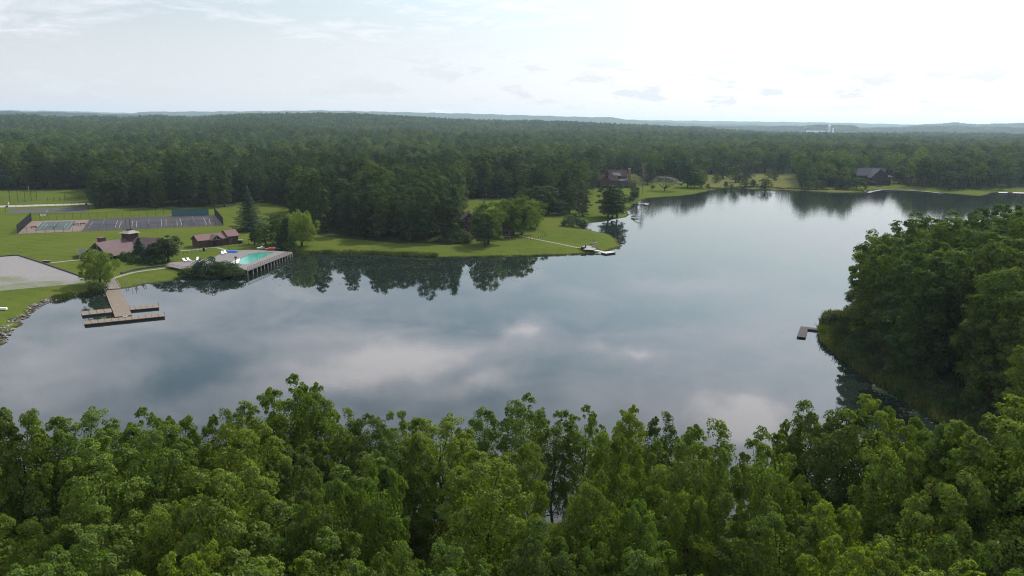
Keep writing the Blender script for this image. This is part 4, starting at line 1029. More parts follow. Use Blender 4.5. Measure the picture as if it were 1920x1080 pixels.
def rock_mesh(seed):
    rng = np.random.default_rng(seed); g = (1+5**.5)/2
    v = unit(np.array([(-1, g, 0), (1, g, 0), (-1, -g, 0), (1, -g, 0), (0, -1, g), (0, 1, g), (0, -1, -g), (0, 1, -g), (g, 0, -1), (g, 0, 1), (-g, 0, -1), (-g, 0, 1)], float))
    v = v*rng.uniform(.7, 1.2, (12, 1))*np.array([1.2, .85, .6])
    f = [(0, 11, 5), (0, 5, 1), (0, 1, 7), (0, 7, 10), (0, 10, 11), (1, 5, 9), (5, 11, 4), (11, 10, 2), (10, 7, 6), (7, 1, 8), (3, 9, 4), (3, 4, 2), (3, 2, 6), (3, 6, 8), (3, 8, 9), (4, 9, 5), (2, 4, 11), (6, 2, 10), (8, 6, 7), (9, 8, 1)]
    me = bpy.data.meshes.new('stone'); me.from_pydata([tuple(x) for x in v], [], f); me.materials.append(MATS['stone_grey' if seed % 3 else 'stone_pale']); return me
rocks = [rock_mesh(i) for i in range(6)]
e = empty('rock_bank', at(50, 598, 0), 0, 'bank of tumbled grey stones along the left shore', 'rocks')
P = wpts([(-20, 655), (12, 640), (22, 620), (33, 603), (55, 593), (70, 577), (83, 570), (107, 563), (118, 560)], 0)
for k in range(270):
    s = rg.random()**.9*(len(P)-1.001); i = int(s); p = P[i].lerp(P[i+1], s-i); d = (P[i+1]-P[i]).normalized(); n = Vector((-d.y, d.x, 0)); 
    if n.x > 0: n = -n
    off = rg.uniform(-.4, 2.6); p = p+n*off
    o = bpy.data.objects.new('stone', rocks[k % 6]); COL.objects.link(o); o.parent = e; r = rg.uniform(.2, .5)
    o.location = Vector((p.x, p.y, max(0, off*.22)+.05))-e.location; o.scale = (r, r, r*rg.uniform(.7, 1.1)); o.rotation_euler = (rg.uniform(-.3, .3), rg.uniform(-.3, .3), rg.uniform(0, 6.3))
for k, (px, py) in enumerate([(234, 533.5), (238, 533), (251, 531.5), (255, 531), (267, 529.5), (271, 529)]):
    p = at(px, py, .6); o = MB().tube((0, 0, -.4), (.3, .5, 1.3), .11, .11, 6).build('mooring_post', 'trim_pale'); o.location = p
    tag(o, ['leftmost pale post on the shore right of the big dock', 'second pale post on the shore right of the big dock', 'third pale post on the shore, middle pair', 'fourth pale post on the shore, middle pair', 'fifth pale post on the shore, right pair', 'rightmost pale post on the shore right of the big dock'][k], 'post', 'pale posts on the shore by the big dock')

# ---- docks ----------------------------------------------------------------
def deck(e, pts, z, mat, name='decking', th=.14, fl=.0, flmat='float_black'):
    P = [p[:2] for p in wpts(pts, z)]
    bat(MB().prism(P, z-th, z), name, mat, e)
    c = Vector((sum(p[0] for p in P)/len(P), sum(p[1] for p in P)/len(P)))
    if fl: bat(MB().prism([tuple(c+(Vector(p)-c)*.985) for p in P], -.35, z-th-.004), 'float', flmat, e)
def deck_planks(e, pts, z, mat, w=.9):
    """boards laid across, running from the first edge to the opposite one"""
    a, b, c, d = wpts(pts, z); L = (b-a).length; n = max(2, int(L/w)); m = MB()
    for k in range(n):
        s, t = k/n, (k+.93)/n; Q = [a.lerp(b, s), a.lerp(b, t), d.lerp(c, t), d.lerp(c, s)]
        bat(MB().prism([q[:2] for q in Q], z-.09, z+rg.uniform(-.008, .008)), 'plank', mat, e)
    P = [p[:2] for p in (a, b, c, d)]; cc = Vector((sum(p[0] for p in P)/4, sum(p[1] for p in P)/4))
    bat(MB().prism([tuple(cc+(Vector(p)-cc)*.99) for p in P], z-.26, z-.105), 'frame', 'dark_wood', e)
    bat(MB().prism([tuple(cc+(Vector(p)-cc)*.95) for p in P], -.35, z-.27), 'float', 'float_black', e)
e = empty('swim_dock', at(215, 594, 0), 0, 'large reddish brown timber dock with two cross piers', 'dock')
deck_planks(e, [(215.5, 594.2), (195.5, 543), (225.5, 541), (247.5, 590.6)], .56, 'dock_wood', 1.0)
deck_planks(e, [(156.7, 601.8), (308.2, 586.8), (309.8, 592.6), (159, 608)], .57, 'dock_wood', 1.6)
deck_planks(e, [(151.8, 583.8), (208.6, 578), (211.2, 585), (154.2, 591)], .55, 'dock_wood', 1.6)
deck_planks(e, [(240.6, 575), (296.8, 570), (298.6, 576), (243.8, 581)], .55, 'dock_wood', 1.6)
a1 = at(203.5, 524.5, 1.3); a2 = at(215, 524, 1.3); a3 = at(226, 541, .75); a4 = at(195.6, 543, .75)
bat(MB().slab(a4, a3, a2, a1, .1), 'gangway', 'grey_wood', e)
for a, b in ((a1, a4), (a2, a3)):
    m = MB()
    for k in range(4): p = a.lerp(b, k/3); m.tube(p, p+Vector((0, 0, 1.05)), .05, .05, 5)
    m.tube(a+Vector((0, 0, 1.05)), b+Vector((0, 0, 1.05)), .05, .05, 5); bat(m, 'handrail', 'grey_metal', e)
for px, py in [(232, 594), (237, 593.4)]:
    p = at(px, py, .75); bat(MB().box(p.x-.12, p.x+.12, p.y-.7, p.y+.7, .75, .86), 'ladder_rail', 'grey_metal', e)
for px, py in [(155, 587), (212, 588), (297, 573), (160, 605), (308, 590), (244, 580)]:
    p = at(px, py, 0); bat(MB().tube((p.x, p.y, -1), (p.x, p.y, .95), .08, .08, 6), 'pile', 'dark_metal', e)
e = empty('fishing_dock', at(1510, 632, 0), 0, 'small weathered L shaped dock off the headland', 'dock')
deck_planks(e, [(1501.3, 611.7), (1494, 630.8), (1510.6, 632.6), (1515.8, 613)], .42, 'old_wood', .55)
deck_planks(e, [(1515.9, 613.2), (1542.5, 616.3), (1542.5, 619.6), (1515, 616.8)], .44, 'old_wood', .7)
e = empty('lake_dock', at(1136, 475, 0), 0, 'white topped floating dock off the grassy point', 'dock')
deck_planks(e, [(1126.4, 472.8), (1136, 475.2), (1154.6, 472.8), (1145.5, 470.8)], .62, 'pale_deck', .9)
a, b, c, d = at(1112, 469.4, .95), at(1114, 468.4, .95), at(1133, 471.6, .66), at(1128, 472.6, .66)
bat(MB().slab(a, b, c, d, .1), 'gangway', 'pale_deck', e)
for px, py in [(1130, 473.9), (1141, 474.8), (1152, 473.4)]:
    p = at(px, py, 0); bat(MB().tube((p.x, p.y, -1), (p.x, p.y, .4), .1, .1, 6), 'pile', 'dark_metal', e)
e = empty('lake_dock', at(1207, 383, 0), 0, 'small grey dock in the inlet below the brick house', 'dock')
deck(e, [(1206, 382.6), (1213, 384.6), (1217.5, 381.4), (1210, 380.2)], .5, 'grey_wood', fl=1); deck(e, [(1196, 381.2), (1206.5, 381.2), (1206.8, 382.3), (1196, 382.2)], .55, 'grey_wood')
e = empty('lake_dock', at(1880, 361, 0), 0, 'pale low dock on the far right shore', 'dock')
deck(e, [(1872, 361.3), (1889, 361.6), (1889, 360), (1873, 359.8)], .8, 'pale_deck', fl=1)
e = empty('lake_dock', at(1912, 362.6, 0), 0, 'pale dock cut by the right edge of the photo', 'dock')
deck(e, [(1898, 361.8), (1940, 363), (1940, 361.4), (1900, 360.6)], .8, 'pale_deck', fl=1)
e = empty('boat_ramp', at(1630, 360, 0), 0, 'pale concrete boat ramp below the slate roofed house', 'ramp')
deck(e, [(1625.5, 361.6), (1634, 361.3), (1637, 357.6), (1629.5, 357.6)], .5, 'concrete')
e = empty('fallen_branch', at(1195, 407, 0), 0, 'bleached dead branches lying in the inlet water', 'driftwood'); m = MB()
base = at(1183, 407, .3); rr = random.Random(4)
for k in range(22):
    q = at(1183+rr.uniform(2, 24), 402+rr.uniform(0, 9), rr.uniform(.1, 2.2)); mid = base.lerp(q, .5)+Vector((0, 0, .5)); m.tube(base, mid, .14, .09, 5).tube(mid, q, .09, .03, 5)
bat(m, 'branches', 'bark_pale', e)
o = MB().tube((0, 0, 0), (2.6, -.3, .15), .22, .18, 8).build('floating_log', 'dark_wood'); o.location = at(1161, 456, .1); tag(o, 'dark log poking into the lake from the grassy point', 'log')
for px, py, lb in [(1108.5, 459.6, 'rear picnic table near the tip of the grassy point'), (1111, 463.8, 'front picnic table near the tip of the grassy point')]:
    p, rz, L = local_frame((px, py), (px+12.2, py-.9), 1.24); e = empty('picnic_table', p, rz, lb, 'picnic table', 'picnic tables on the grassy point')
    MB().box(0, L, 0, 1.1, .74, .84).build('tabletop', 'grey_wood', e)
    for y in (-.75, 1.45): MB().box(0, L, y, y+.4, .42, .5).build('bench', 'grey_wood', e)
    for x in (.5, L-.5): MB().box(x-.06, x+.06, -.6, 1.7, .3, .4).box(x-.06, x+.06, .1, .22, 0, .72).box(x-.06, x+.06, .9, 1.02, 0, .72).build('leg', 'dark_wood', e)
o = MB().tube((0, 0, 0), (0, 0, .7), .9, 1.0, 10).tube((0, 0, .705), (0, 0, .75), .75, .7, 10).build('fire_pit', 'dark_metal'); o.location = at(1093, 466, 1.23); tag(o, 'round dark fire pit at the end of the narrow path', 'fire pit')
o = MB().tube((0, 0, 0), (0, 0, .1), .35, .35, 8).tube((0, 0, .1), (0, 0, 1.15), .28, .3, 8).tube((0, 0, 1.15), (0, 0, 1.4), .33, .1, 8).build('grill', 'dark_metal'); o.location = at(1098, 464.4, 1.23); tag(o, 'small dark grill on the patio right of the fire pit', 'grill')

# ---- pool and its deck -----------------------------------------------------
ZD = 2.1
e = empty('pool_deck', at(440, 490, ZD)-Vector((0, 0, ZD)), 0, 'pale pool deck raised on piles over the lake edge', 'deck')
POOL = [(447, 494.6), (465, 495.2), (478, 488.6), (500, 479.8), (513, 473.4), (483, 473.6), (466, 477), (450, 484.6)]
OUT = [(313, 499), (317, 492.5), (345, 489.6), (367, 487.4), (400, 483), (420, 472.2), (440, 470), (467, 468.4), (515, 470.2), (548, 472.6), (548, 474.4), (463.5, 507.5), (455, 504.5), (430, 503), (400, 505), (343, 505), (325, 501)]
def ring(outer, inner, z0, z1):
    """deck with a hole: bridged cap top, plus outer and inner sides"""
    import mathutils
    po, pi_ = wpts(outer, ZD), wpts(inner, ZD); 
    tri = mathutils.geometry.tessellate_polygon([[Vector((p.x, p.y, 0)) for p in po], [Vector((p.x, p.y, 0)) for p in pi_]])
    A = po+pi_; n = len(A); vs = [(p.x, p.y, z1) for p in A]+[(p.x, p.y, z0) for p in A]; fs = []
    for t in tri:
        a, b, c = [Vector(vs[i]) for i in t]
        t = tuple(t) if (b-a).cross(c-a).z > 0 else tuple(t)[::-1]
        fs.append(t); fs.append(tuple(i+n for i in t[::-1]))
    for s, k in ((0, len(po)), (len(po), len(pi_))):
        for i in range(k): a, b = s+i, s+(i+1) % k; fs.append((a, b, b+n, a+n))
    return MB().add(vs, fs)
bat(ring(OUT, POOL, ZD-.28, ZD), 'decking', 'concrete', e)
land = [(317, 493), (367, 488), (400, 483.6), (420, 473), (440, 470.5), (467, 469), (515, 470.6), (500, 484), (455, 500), (425, 501), (343, 503.5), (322, 500)]
bat(MB().prism([p[:2] for p in wpts(land, ZD)], .6, 1.25), 'foundation', 'stone_grey', e)
bat(MB().prism([p[:2] for p in wpts(POOL, ZD)], 1.26, ZD-.13), 'pool_water', 'pool_water', e)
bat(MB().prism([p[:2] for p in wpts([(447, 494.6), (450, 484.6), (440, 489), (433, 493), (437, 495.4)], ZD)], ZD+.005, ZD+.05), 'pool_steps', 'white_plastic', e)
E0, E1 = at(464, 507, ZD), at(548, 473.6, ZD)
for k in range(15):
    p = E0.lerp(E1, (k/14)**.85); bat(MB().box(p.x-.14, p.x+.14, p.y-.14, p.y+.14, -1.2, ZD-.29), 'pile', 'trim_pale', e)
m = MB(); n = 26
for k in range(n+1): p = E0.lerp(E1, k/n); m.tube(p, p+Vector((0, 0, 1.15)), .05, .05, 5)
for z in (.45, .8, 1.15): m.tube(E0+Vector((0, 0, z)), E1+Vector((0, 0, z)), .035 if z < 1 else .06, .035 if z < 1 else .06, 5)
bat(m, 'lake_railing', 'dark_wood', e)
bat(MB().tube(E0+Vector((0, 0, -.15)), E1+Vector((0, 0, -.15)), .17, .17, 6), 'fascia', 'grey_wood', e)
G = wpts([(314, 499.3), (325, 501.3), (343, 505), (370, 505.2)], ZD); m = MB()
for a, b in zip(G, G[1:]):
    for k in range(5): p = a.lerp(b, k/5); m.tube(p, p+Vector((0, 0, 1.1)), .05, .05, 5)
    m.tube(a+Vector((0, 0, 1.1)), b+Vector((0, 0, 1.1)), .06, .06, 5).tube(a+Vector((0, 0, .6)), b+Vector((0, 0, .6)), .03, .03, 5)
bat(m, 'corner_railing', 'grey_wood', e)
e0 = e
def lounger(px, py, rz, lb):
    e = empty('pool_lounger', at(px, py, ZD), rz, lb, 'lounger', 'white loungers on the pool deck')
    MB().box(-.35, .35, -1, .35, .32, .42).build('seat', 'white_plastic', e)
    MB().slab((-.35, .36, .36), (.35, .36, .36), (.35, 1.05, .95), (-.35, 1.05, .95), .08).build('backrest', 'white_plastic', e)
    for x in (-.3, .3):
        for y in (-.9, .3): MB().box(x-.04, x+.04, y-.04, y+.04, 0, .315).build('leg', 'white_plastic', e)
    e.scale = (1.25, 1.25, 1.25)
for a in [(347, 490.6, .9, 'leftmost white lounger on the left end of the pool deck'), (355, 489.8, .9, 'second white lounger on the left end of the pool deck'), (370.5, 488.6, .3, 'white lounger just above the dark deck corner bush'), (417.5, 477, .5, 'white lounger at the left of the pool, lower one'), (422.5, 475.6, .5, 'white lounger at the left of the pool by the blue float')]: lounger(*a)
o = MB().prism([(-1.9, -.9), (1.9, -.9), (2.2, 0), (1.9, .9), (-1.9, .9), (-2.2, 0)], 0, .55).prism([(-1.2, -.5), (1.2, -.5), (1.2, .5), (-1.2, .5)], .555, .8).build('pool_float', 'blue_plastic'); o.location = at(436.5, 473, ZD+.003); tag(o, 'bright blue pool float lying on the deck', 'pool float')
o = MB().tube((0, 0, 0), (0, 0, .08), .32, .32, 8).tube((0, 0, .08), (0, 0, 2.3), .13, .13, 8).box(-.35, .35, -.3, .3, 2.3, 2.9).build('shower_post', 'dark_metal'); o.location = at(442.5, 495.5, ZD+.06); tag(o, 'dark post standing at the near end of the pool', 'post')
o = MB().tube((0, 0, 0), (0, 0, 1.5), .5, .45, 10).tube((0, 0, 1.5), (0, 0, 1.75), .55, .3, 10).build('trash_bin', 'dark_metal'); o.location = at(382.4, 471, Z0); tag(o, 'dark trash bin at the end of the railing by the pool house path', 'trash bin')
def kayak(px, py, rz, mat, lb, z, tilt=.0):
    n = 9; P = []
    for i in range(n): t = i/(n-1)*2-1; w = .42*(1-abs(t)**2.2); zz = .12*t*t; P.append((t*2.0, w, zz))
    vs = []; fs = []
    for x, w, zz in P: vs += [(x, -w, .3+zz), (x, 0, .0+zz*.9), (x, w, .3+zz), (x, w*.45, .36+zz), (x, -w*.45, .36+zz)]
    for i in range(n-1):
        for k in range(5): a = i*5+k; b = i*5+(k+1) % 5; fs.append((a, b, b+5, a+5))
    fs += [(4, 3, 2, 1, 0), tuple((n-1)*5+k for k in range(5))]
    e = empty('kayak', at(px, py, z), rz, lb, 'kayak', 'kayaks stored beyond the pool'); e.rotation_euler = (tilt, 0, rz)
    MB().add(vs, fs).build('hull', mat, e, True); MB().box(-.5, .5, -.2, .2, .37, .43).build('seat', 'float_black', e)
for a in [(505, 468.4, .1, 'orange_plastic', 'front orange kayak beyond the pool', ZD), (506, 467, .35, 'orange_plastic', 'upper orange kayak leaning on the pile beyond the pool', ZD+.6, .7), (509, 465.6, .8, 'red_plastic', 'reddish kayak standing highest behind the pool', ZD+.9, .8),
          (491, 465.6, 1.2, 'trim_pale', 'pale kayak lying left of the orange kayaks', ZD), (487, 465, 1.3, 'white_plastic', 'whitish kayak at the left end of the pile', ZD), (496, 468.2, .1, 'blue_plastic', 'dark blue kayak lying on the pool deck edge', ZD), (515, 468, .2, 'teal_cloth', 'teal kayak at the right end of the pile', ZD)]: kayak(*a)

# ---- houses ------------------------------------------------------------------
def win(e, x, y, z, w, h, name='window', d=.06, axis='y', frame='trim_pale'):
    """window on a wall facing -y (axis y) or -x (axis x): frame proud of the wall, pane proud of the frame's back"""
    f = MB()
    def bx(a0, a1, z0, z1, p0, p1):
        if axis == 'y': f.box(a0, a1, y-p1, y-p0, z0, z1)
        else: f.box(x-p1, x-p0, a0, a1, z0, z1)
    c = x if axis == 'y' else y
    bx(c-w/2-.1, c-w/2, z, z+h, .003, d); bx(c+w/2, c+w/2+.1, z, z+h, .003, d); bx(c-w/2-.1, c+w/2+.1, z+h+.002, z+h+.1, .003, d); bx(c-w/2-.1, c+w/2+.1, z-.1, z-.002, .003, d+.04)
    o = f.build(name, frame, e); g = MB()
    if axis == 'y': g.box(c-w/2+.003, c+w/2-.003, y-.03, y-.004, z+.003, z+h-.003)
    else: g.box(x-.03, x-.004, c-w/2+.003, c+w/2-.003, z+.003, z+h-.003)
    g.build('pane', 'glass_dark', o); return o
# pool house
p, rz, L = local_frame((373, 464.5), (446.8, 456.2)); e = empty('pool_house', p, rz, 'long low brown pool house with a small porch gable', 'building')
a = L*.735; Wd = 6.2
MB().house(0, a, 0, Wd, 3.1, 4.9).build('wall', 'siding_brown', e); MB().groof(0, a, 0, Wd, 3.1, 4.9).build('roof', 'roof_brown', e)
MB().house(a+.01, L, -.3, Wd+.3, 3.7, 5.8).build('wall', 'siding_brown', e); MB().groof(a+.01, L, -.3, Wd+.3, 3.7, 5.8, ov=.5).build('roof', 'roof_brown', e)
c = L*.40; MB().groof(c-2.2, c+2.2, -2.2, Wd/2-.4, 3.0, 4.75, 'y', .35).build('porch_roof', 'roof_brown', e)
for x in (c-1.9, c+1.9): MB().box(x-.14, x+.14, -2.1, -1.82, -.1, 3.0).build('porch_post', 'siding_brown', e)
MB().box(c-2.1, c+2.1, -2.08, -1.9, 2.85, 3.05).box(c-.1, c+.1, -2.06, -1.92, 3.06, 4.5).build('porch_beam', 'trim_pale', e)
d = MB().box(c-.9, c+.9, -.07, -.003, 0, 2.2).build('door', 'siding_dark', e); MB().box(c+.6, c+.7, -.13, -.075, 1, 1.15).build('handle', 'grey_metal', d)
for x in (L*.16, L*.58): win(e, x, 0, 2.25, 1.7, .4)
win(e, L*.86, -.3, 2.7, 1.7, .4); win(e, L*.80, -.3, 1.2, .8, 1.0)
MB().box(L*.9, L*.96, Wd/2, Wd/2+.6, 5.2, 6.0).build('roof_vent', 'dark_metal', e)
e = empty('utility_box', at(450.5, 456.5), .1, 'dark utility box against the right end of the pool house', 'utility box')
MB().box(-.9, .9, -.6, .6, 0, 1.5).build('body', 'dark_metal', e); MB().box(-1, 1, -.7, .7, 1.503, 1.62).build('lid', 'grey_metal', e)
# pavilion with three wings
ZE, ZR = 3.3, 7.6
A = at(205, 478.5, ZE); B = at(254.5, 470, ZE); C_ = at(160.7, 468, ZE)
u = (B-A).normalized(); L1 = (B-A).length; W1 = abs((C_-A).dot(Vector((-u.y, u.x, 0)))); rz = math.atan2(u.y, u.x)
W1 = min(W1, 12.5)
org = Vector((A.x, A.y, Z0)); e = empty('pavilion', org, rz, 'big open camp pavilion with purple brown roof and cupola', 'building')
ze, zr = ZE-Z0, ZR-Z0
LL = L1+2
MB().groof(0, LL, 0, W1, ze, zr, ov=.9, th=.2).build('roof', 'roof_purple', e)
MB().box(6, LL, .9, W1-.9, 0, ze-.05).build('wall', 'siding_dark', e)
k = (zr-ze)/(W1/2)
m = MB()
for s in (0, 1):
    y0, y1 = (0, W1/2) if s == 0 else (W1, W1/2); m.slab((-.3, y0, ze-.2), (.0, y0, ze-.2), (.0, y1, zr-.25), (-.3, y1, zr-.25), .22)
m.box(-.3, 0, .2, W1-.2, ze-.35, ze-.1).box(-.28, -.02, W1/2-.15, W1/2+.15, ze-.1, zr-.4)
m.tube((-.15, W1/2, ze), (-.15, W1*.27, ze+1.7), .12, .12, 6).tube((-.15, W1/2, ze), (-.15, W1*.73, ze+1.7), .12, .12, 6)
m.build('gable_truss', 'trim_pale', e)
for x in (.3, 6, 12, LL-1):
    for y in (.5, W1-.5): MB().box(x-.18, x+.18, y-.18, y+.18, -.1, ze-.06).build('post', 'trim_pale', e)
HB = e
hub = Vector((LL+1.0, W1/2, 0))
wl = (at(293.5, 449, ZR)-at(240, 448.5, ZR)); wr = math.atan2(wl.y, wl.x)-rz; wL = wl.length+1
def wing(ang, Lw, Ww, ze, zr, name):
    g = MB().groof(1.0, Lw, -Ww/2, Ww/2, ze, zr, ov=.8, th=.2); ca, sa = math.cos(ang), math.sin(ang)
    g.v = [(hub.x+v[0]*ca-v[1]*sa, hub.y+v[0]*sa+v[1]*ca, v[2]+.012) for v in g.v]; g.build(name, 'roof_purple', HB)
    g = MB().house(2.0, Lw-.3, -Ww/2+.6, Ww/2-.6, ze-.1, zr-.35); g.v = [(hub.x+v[0]*ca-v[1]*sa, hub.y+v[0]*sa+v[1]*ca, v[2]) for v in g.v]; g.build('wall', 'siding_brown', HB)
wing(wr, wL, 10.5, ze, zr, 'right_wing_roof')
wing(wr+2.2, 9, 9.5, ze, zr-.3, 'rear_wing_roof')
q = 2.15
cup = MB().box(hub.x-q, hub.x+q, hub.y-q, hub.y+q, zr-2.2, zr+2.1); cup.build('cupola', 'siding_brown', e)
m = MB(); r1, r2 = q+.75, 1.0; vs = [(hub.x-r1, hub.y-r1, zr+2.11), (hub.x+r1, hub.y-r1, zr+2.11), (hub.x+r1, hub.y+r1, zr+2.11), (hub.x-r1, hub.y+r1, zr+2.11), (hub.x-r2, hub.y-r2, zr+3.1), (hub.x+r2, hub.y-r2, zr+3.1), (hub.x+r2, hub.y+r2, zr+3.1), (hub.x-r2, hub.y+r2, zr+3.1)]
m.add(vs, [(0, 3, 2, 1), (4, 5, 6, 7), (0, 1, 5, 4), (1, 2, 6, 5), (2, 3, 7, 6), (3, 0, 4, 7)]).build('cupola_roof', 'stone_pale', e)
MB().box(hub.x-.8, hub.x+.8, hub.y-.8, hub.y+.8, zr+3.11, zr+3.6).build('cupola_vent', 'siding_dark', e)
for dx, dy in ((-.9, .6), (.1, -.4), (1.0, .5)): MB().tube((hub.x+dx, hub.y+dy, zr+3.0), (hub.x+dx, hub.y+dy, zr+8.0), .09, .05, 5).build('lightning_rod', 'dark_metal', e)
MB().box(3.2, 5.4, W1*.66, W1*.66+2.0, ze+1.0, zr+1.2).build('chimney', 'siding_brown', e); MB().box(3.05, 5.55, W1*.66-.15, W1*.66+2.15, zr+1.203, zr+1.4).build('chimney_cap', 'roof_purple', e)
P = wpts([(143.5, 469), (161, 467.4), (167, 474.4), (148, 476.4)], 3.3); e = empty('shade_canopy', P[0]-Vector((0, 0, 2.1)), 0, 'flat black shade canopy beside the pavilion gable', 'canopy')
bat(MB().prism([p[:2] for p in P], 3.3, 3.42), 'cover', 'float_black', e); 
for p in P: bat(MB().tube((p.x, p.y, 1.1), (p.x, p.y, 3.297), .07, .07, 6), 'post', 'grey_metal', e)
m = MB(); 
for a, b in zip(P, P[1:]+P[:1]): m.tube(a+Vector((0, 0, .17)), b+Vector((0, 0, .17)), .06, .06, 5)
bat(m, 'edge_rail', 'trim_pale', e)
# lakeside cabin
p, rz, L = local_frame((862, 446), (899, 446)); e = empty('lakeside_cabin', p, rz, 'tall brown lakeside cabin half hidden among trees', 'house')
MB().house(0, L, 0, 12, 7.4, 11.6, 'y').build('wall', 'siding_brown', e); MB().groof(0, L, 0, 12, 7.4, 11.6, 'y', 1.0).build('roof', 'roof_red', e)
for x in (L*.3, L*.7):
    for z in (1.0, 4.4): win(e, x, 0, z, 1.3, 1.5)
win(e, L*.5, 0, 8.0, 1.2, 1.1)
MB().house(L+.02, L+16, 2, 11, 5, 8).build('wall', 'siding_brown', e); MB().groof(L+.02, L+16, 2, 11, 5, 8, ov=.7).build('side_roof', 'roof_red', e)
for k in range(4): win(e, L+3+k*3.4, 2, 1.4, 1.4, 1.8)
MB().box(L, L+15, -1.5, 1.98, .5, .7).build('porch_floor', 'grey_wood', e)
for k in range(5): MB().box(L+.3+k*3.5, L+.5+k*3.5, -1.4, -1.2, .71, 3.4).build('porch_post', 'grey_wood', e)
MB().slab((L-.2, -1.8, 3.3), (L+15.5, -1.8, 3.3), (L+15.5, 1.95, 4.4), (L-.2, 1.95, 4.4), .15).build('porch_roof', 'roof_red', e)
MB().box(-1.6, -.02, 4, 5.4, 0, 9.5).build('chimney', 'stone_grey', e)
MB().box(-2.6, -.03, .2, 3.6, 3.9, 4.05).build('side_awning', 'trim_pale', e)
# brick house
p, rz, L = local_frame((1123, 352), (1190, 352)); e = empty('brick_house', p, rz, 'rambling red brown house with tall brick chimney above the lake', 'house')
s = L/68*1.0
X = lambda px: (px-1123)*s
MB().house(X(1124), X(1143), 0, 11, 6.4, 10.2, 'y').build('garage_wall', 'siding_brown', e); MB().groof(X(1124), X(1143), 0, 11, 6.4, 10.2, 'y', .6).build('garage_roof', 'roof_red', e)
MB().house(X(1143)+.02, X(1160), 1.2, 11, 6.2, 10.1).build('wall', 'siding_brown', e); MB().groof(X(1143)+.02, X(1160), 1.2, 11, 6.2, 10.1, ov=.5).build('wing_roof', 'roof_red', e)
MB().house(X(1147), X(1180), 8, 20, 9.5, 14.2).build('main_wall', 'siding_brown', e); MB().groof(X(1147), X(1180), 8, 20, 9.5, 14.2, ov=.7).build('roof', 'roof_red', e)
MB().slab((X(1153), 5.2, 9.6), (X(1168), 5.2, 9.6), (X(1168), 12.5, 12.6), (X(1153), 12.5, 12.6), .2).build('dormer_roof', 'roof_slate', e); MB().box(X(1154), X(1167), 5.8, 8.6, 6.5, 9.6).build('dormer_wall', 'siding_dark', e)
MB().box(X(1160)+.3, X(1179), 1.5, 7.95, 0, 5.4).build('sunroom_wall', 'siding_dark', e); MB().slab((X(1160), 1.0, 5.45), (X(1180), 1.0, 5.45), (X(1180), 7.9, 7.4), (X(1160), 7.9, 7.4), .18).build('sunroom_roof', 'roof_slate', e)
for k in range(4): win(e, X(1165.5+k*3.9), 1.5, 2.0, 1.35, 2.4)
for x in (X(1129), X(1137)): win(e, x, 0, 1.5, 1.5, 1.6)
for x in (X(1148), X(1154)): win(e, x, 1.2, 1.5, 1.4, 1.6)
for x in (X(1171), X(1176)): win(e, x, 8, 7.6, 1.4, 1.2)
ch = MB().box(X(1180)+.7, X(1180)+2.6, 5, 7.2, 0, 15.6).build('chimney', 'brick_chimney', e); MB().box(X(1180)+.5, X(1180)+2.8, 4.8, 7.4, 15.603, 16.0).build('chimney_cap', 'stone_pale', ch)
MB().house(X(1184.2), X(1198), 7, 13, 3.4, 5.6).build('side_wall', 'siding_dark', e); MB().groof(X(1184.2), X(1198), 7, 13, 3.4, 5.6, ov=.5).build('side_roof', 'roof_red', e)
MB().box(X(1184), X(1198), 1, 6, .4, .7).build('terrace', 'stone_grey', e)
e = empty('garage', at(1119.6, 348), .0, 'small white shed at the left of the rambling house', 'shed'); MB().house(-1.2, 1.2, 0, 4, 3.6, 4.8, 'y').build('wall', 'white_plastic', e); MB().groof(-1.2, 1.2, 0, 4, 3.6, 4.8, 'y', .5).build('roof', 'trim_pale', e); MB().box(-.7, .7, -.08, -.003, 0, 2.4).build('door', 'stone_pale', e)
e = empty('swing_frame', at(1116, 358), .3, 'small dark swing frame at the head of the sloping lawn', 'swing'); MB().tube((-2.4, 0, 2.8), (2.4, 0, 2.8), .09, .09, 6).build('crossbar', 'dark_wood', e)
for x in (-2.3, 2.3):
    for y in (-1, 1): MB().tube((x, y, -.1), (x, 0, 2.8), .08, .08, 6).build('leg', 'dark_wood', e)
MB().box(-.9, .9, -.25, .25, .6, .68).tube((-.8, 0, .68), (-.8, 0, 2.75), .02, .02, 4).tube((.8, 0, .68), (.8, 0, 2.75), .02, .02, 4).build('seat', 'grey_wood', e)
# slate roofed house
p, rz, L = local_frame((1625, 347.5), (1662, 347.5)); e = empty('slate_house', p, rz, 'dark two storey lake house with grey metal roofs', 'house'); s = L/37; X = lambda px: (px-1625)*s
MB().house(X(1612), X(1662), 7, 18, 9.3, 15.4).build('wall', 'siding_dark', e); MB().groof(X(1612), X(1662), 7, 18, 9.3, 15.4, ov=.8).build('roof', 'roof_slate', e)
ax = X(1647.4)
def gab(x0, x1, y0, y1, ze, zr, n1, n2): MB().house(x0, x1, y0, y1, ze, zr, 'y').build(n1, 'siding_dark', e); MB().groof(x0, x1, y0, y1+1, ze+.01, zr+.01, 'y', .9).build(n2, 'roof_slate', e)
gab(X(1632), X(1662.8)-.02, 0, 12, 7.6, 15.0, 'front_wall', 'front_roof')
gab(X(1656), X(1665.4), 1.5, 14, 11.0, 15.3, 'upper_wall', 'upper_roof')
MB().box(X(1663), X(1672), 2, 12, 0, 7.6).build('side_wall', 'siding_dark', e)
m = MB(); x0, x1, y0, y1 = X(1660.5), X(1674), 1, 13; xm, ym = (x0+x1)/2, 7
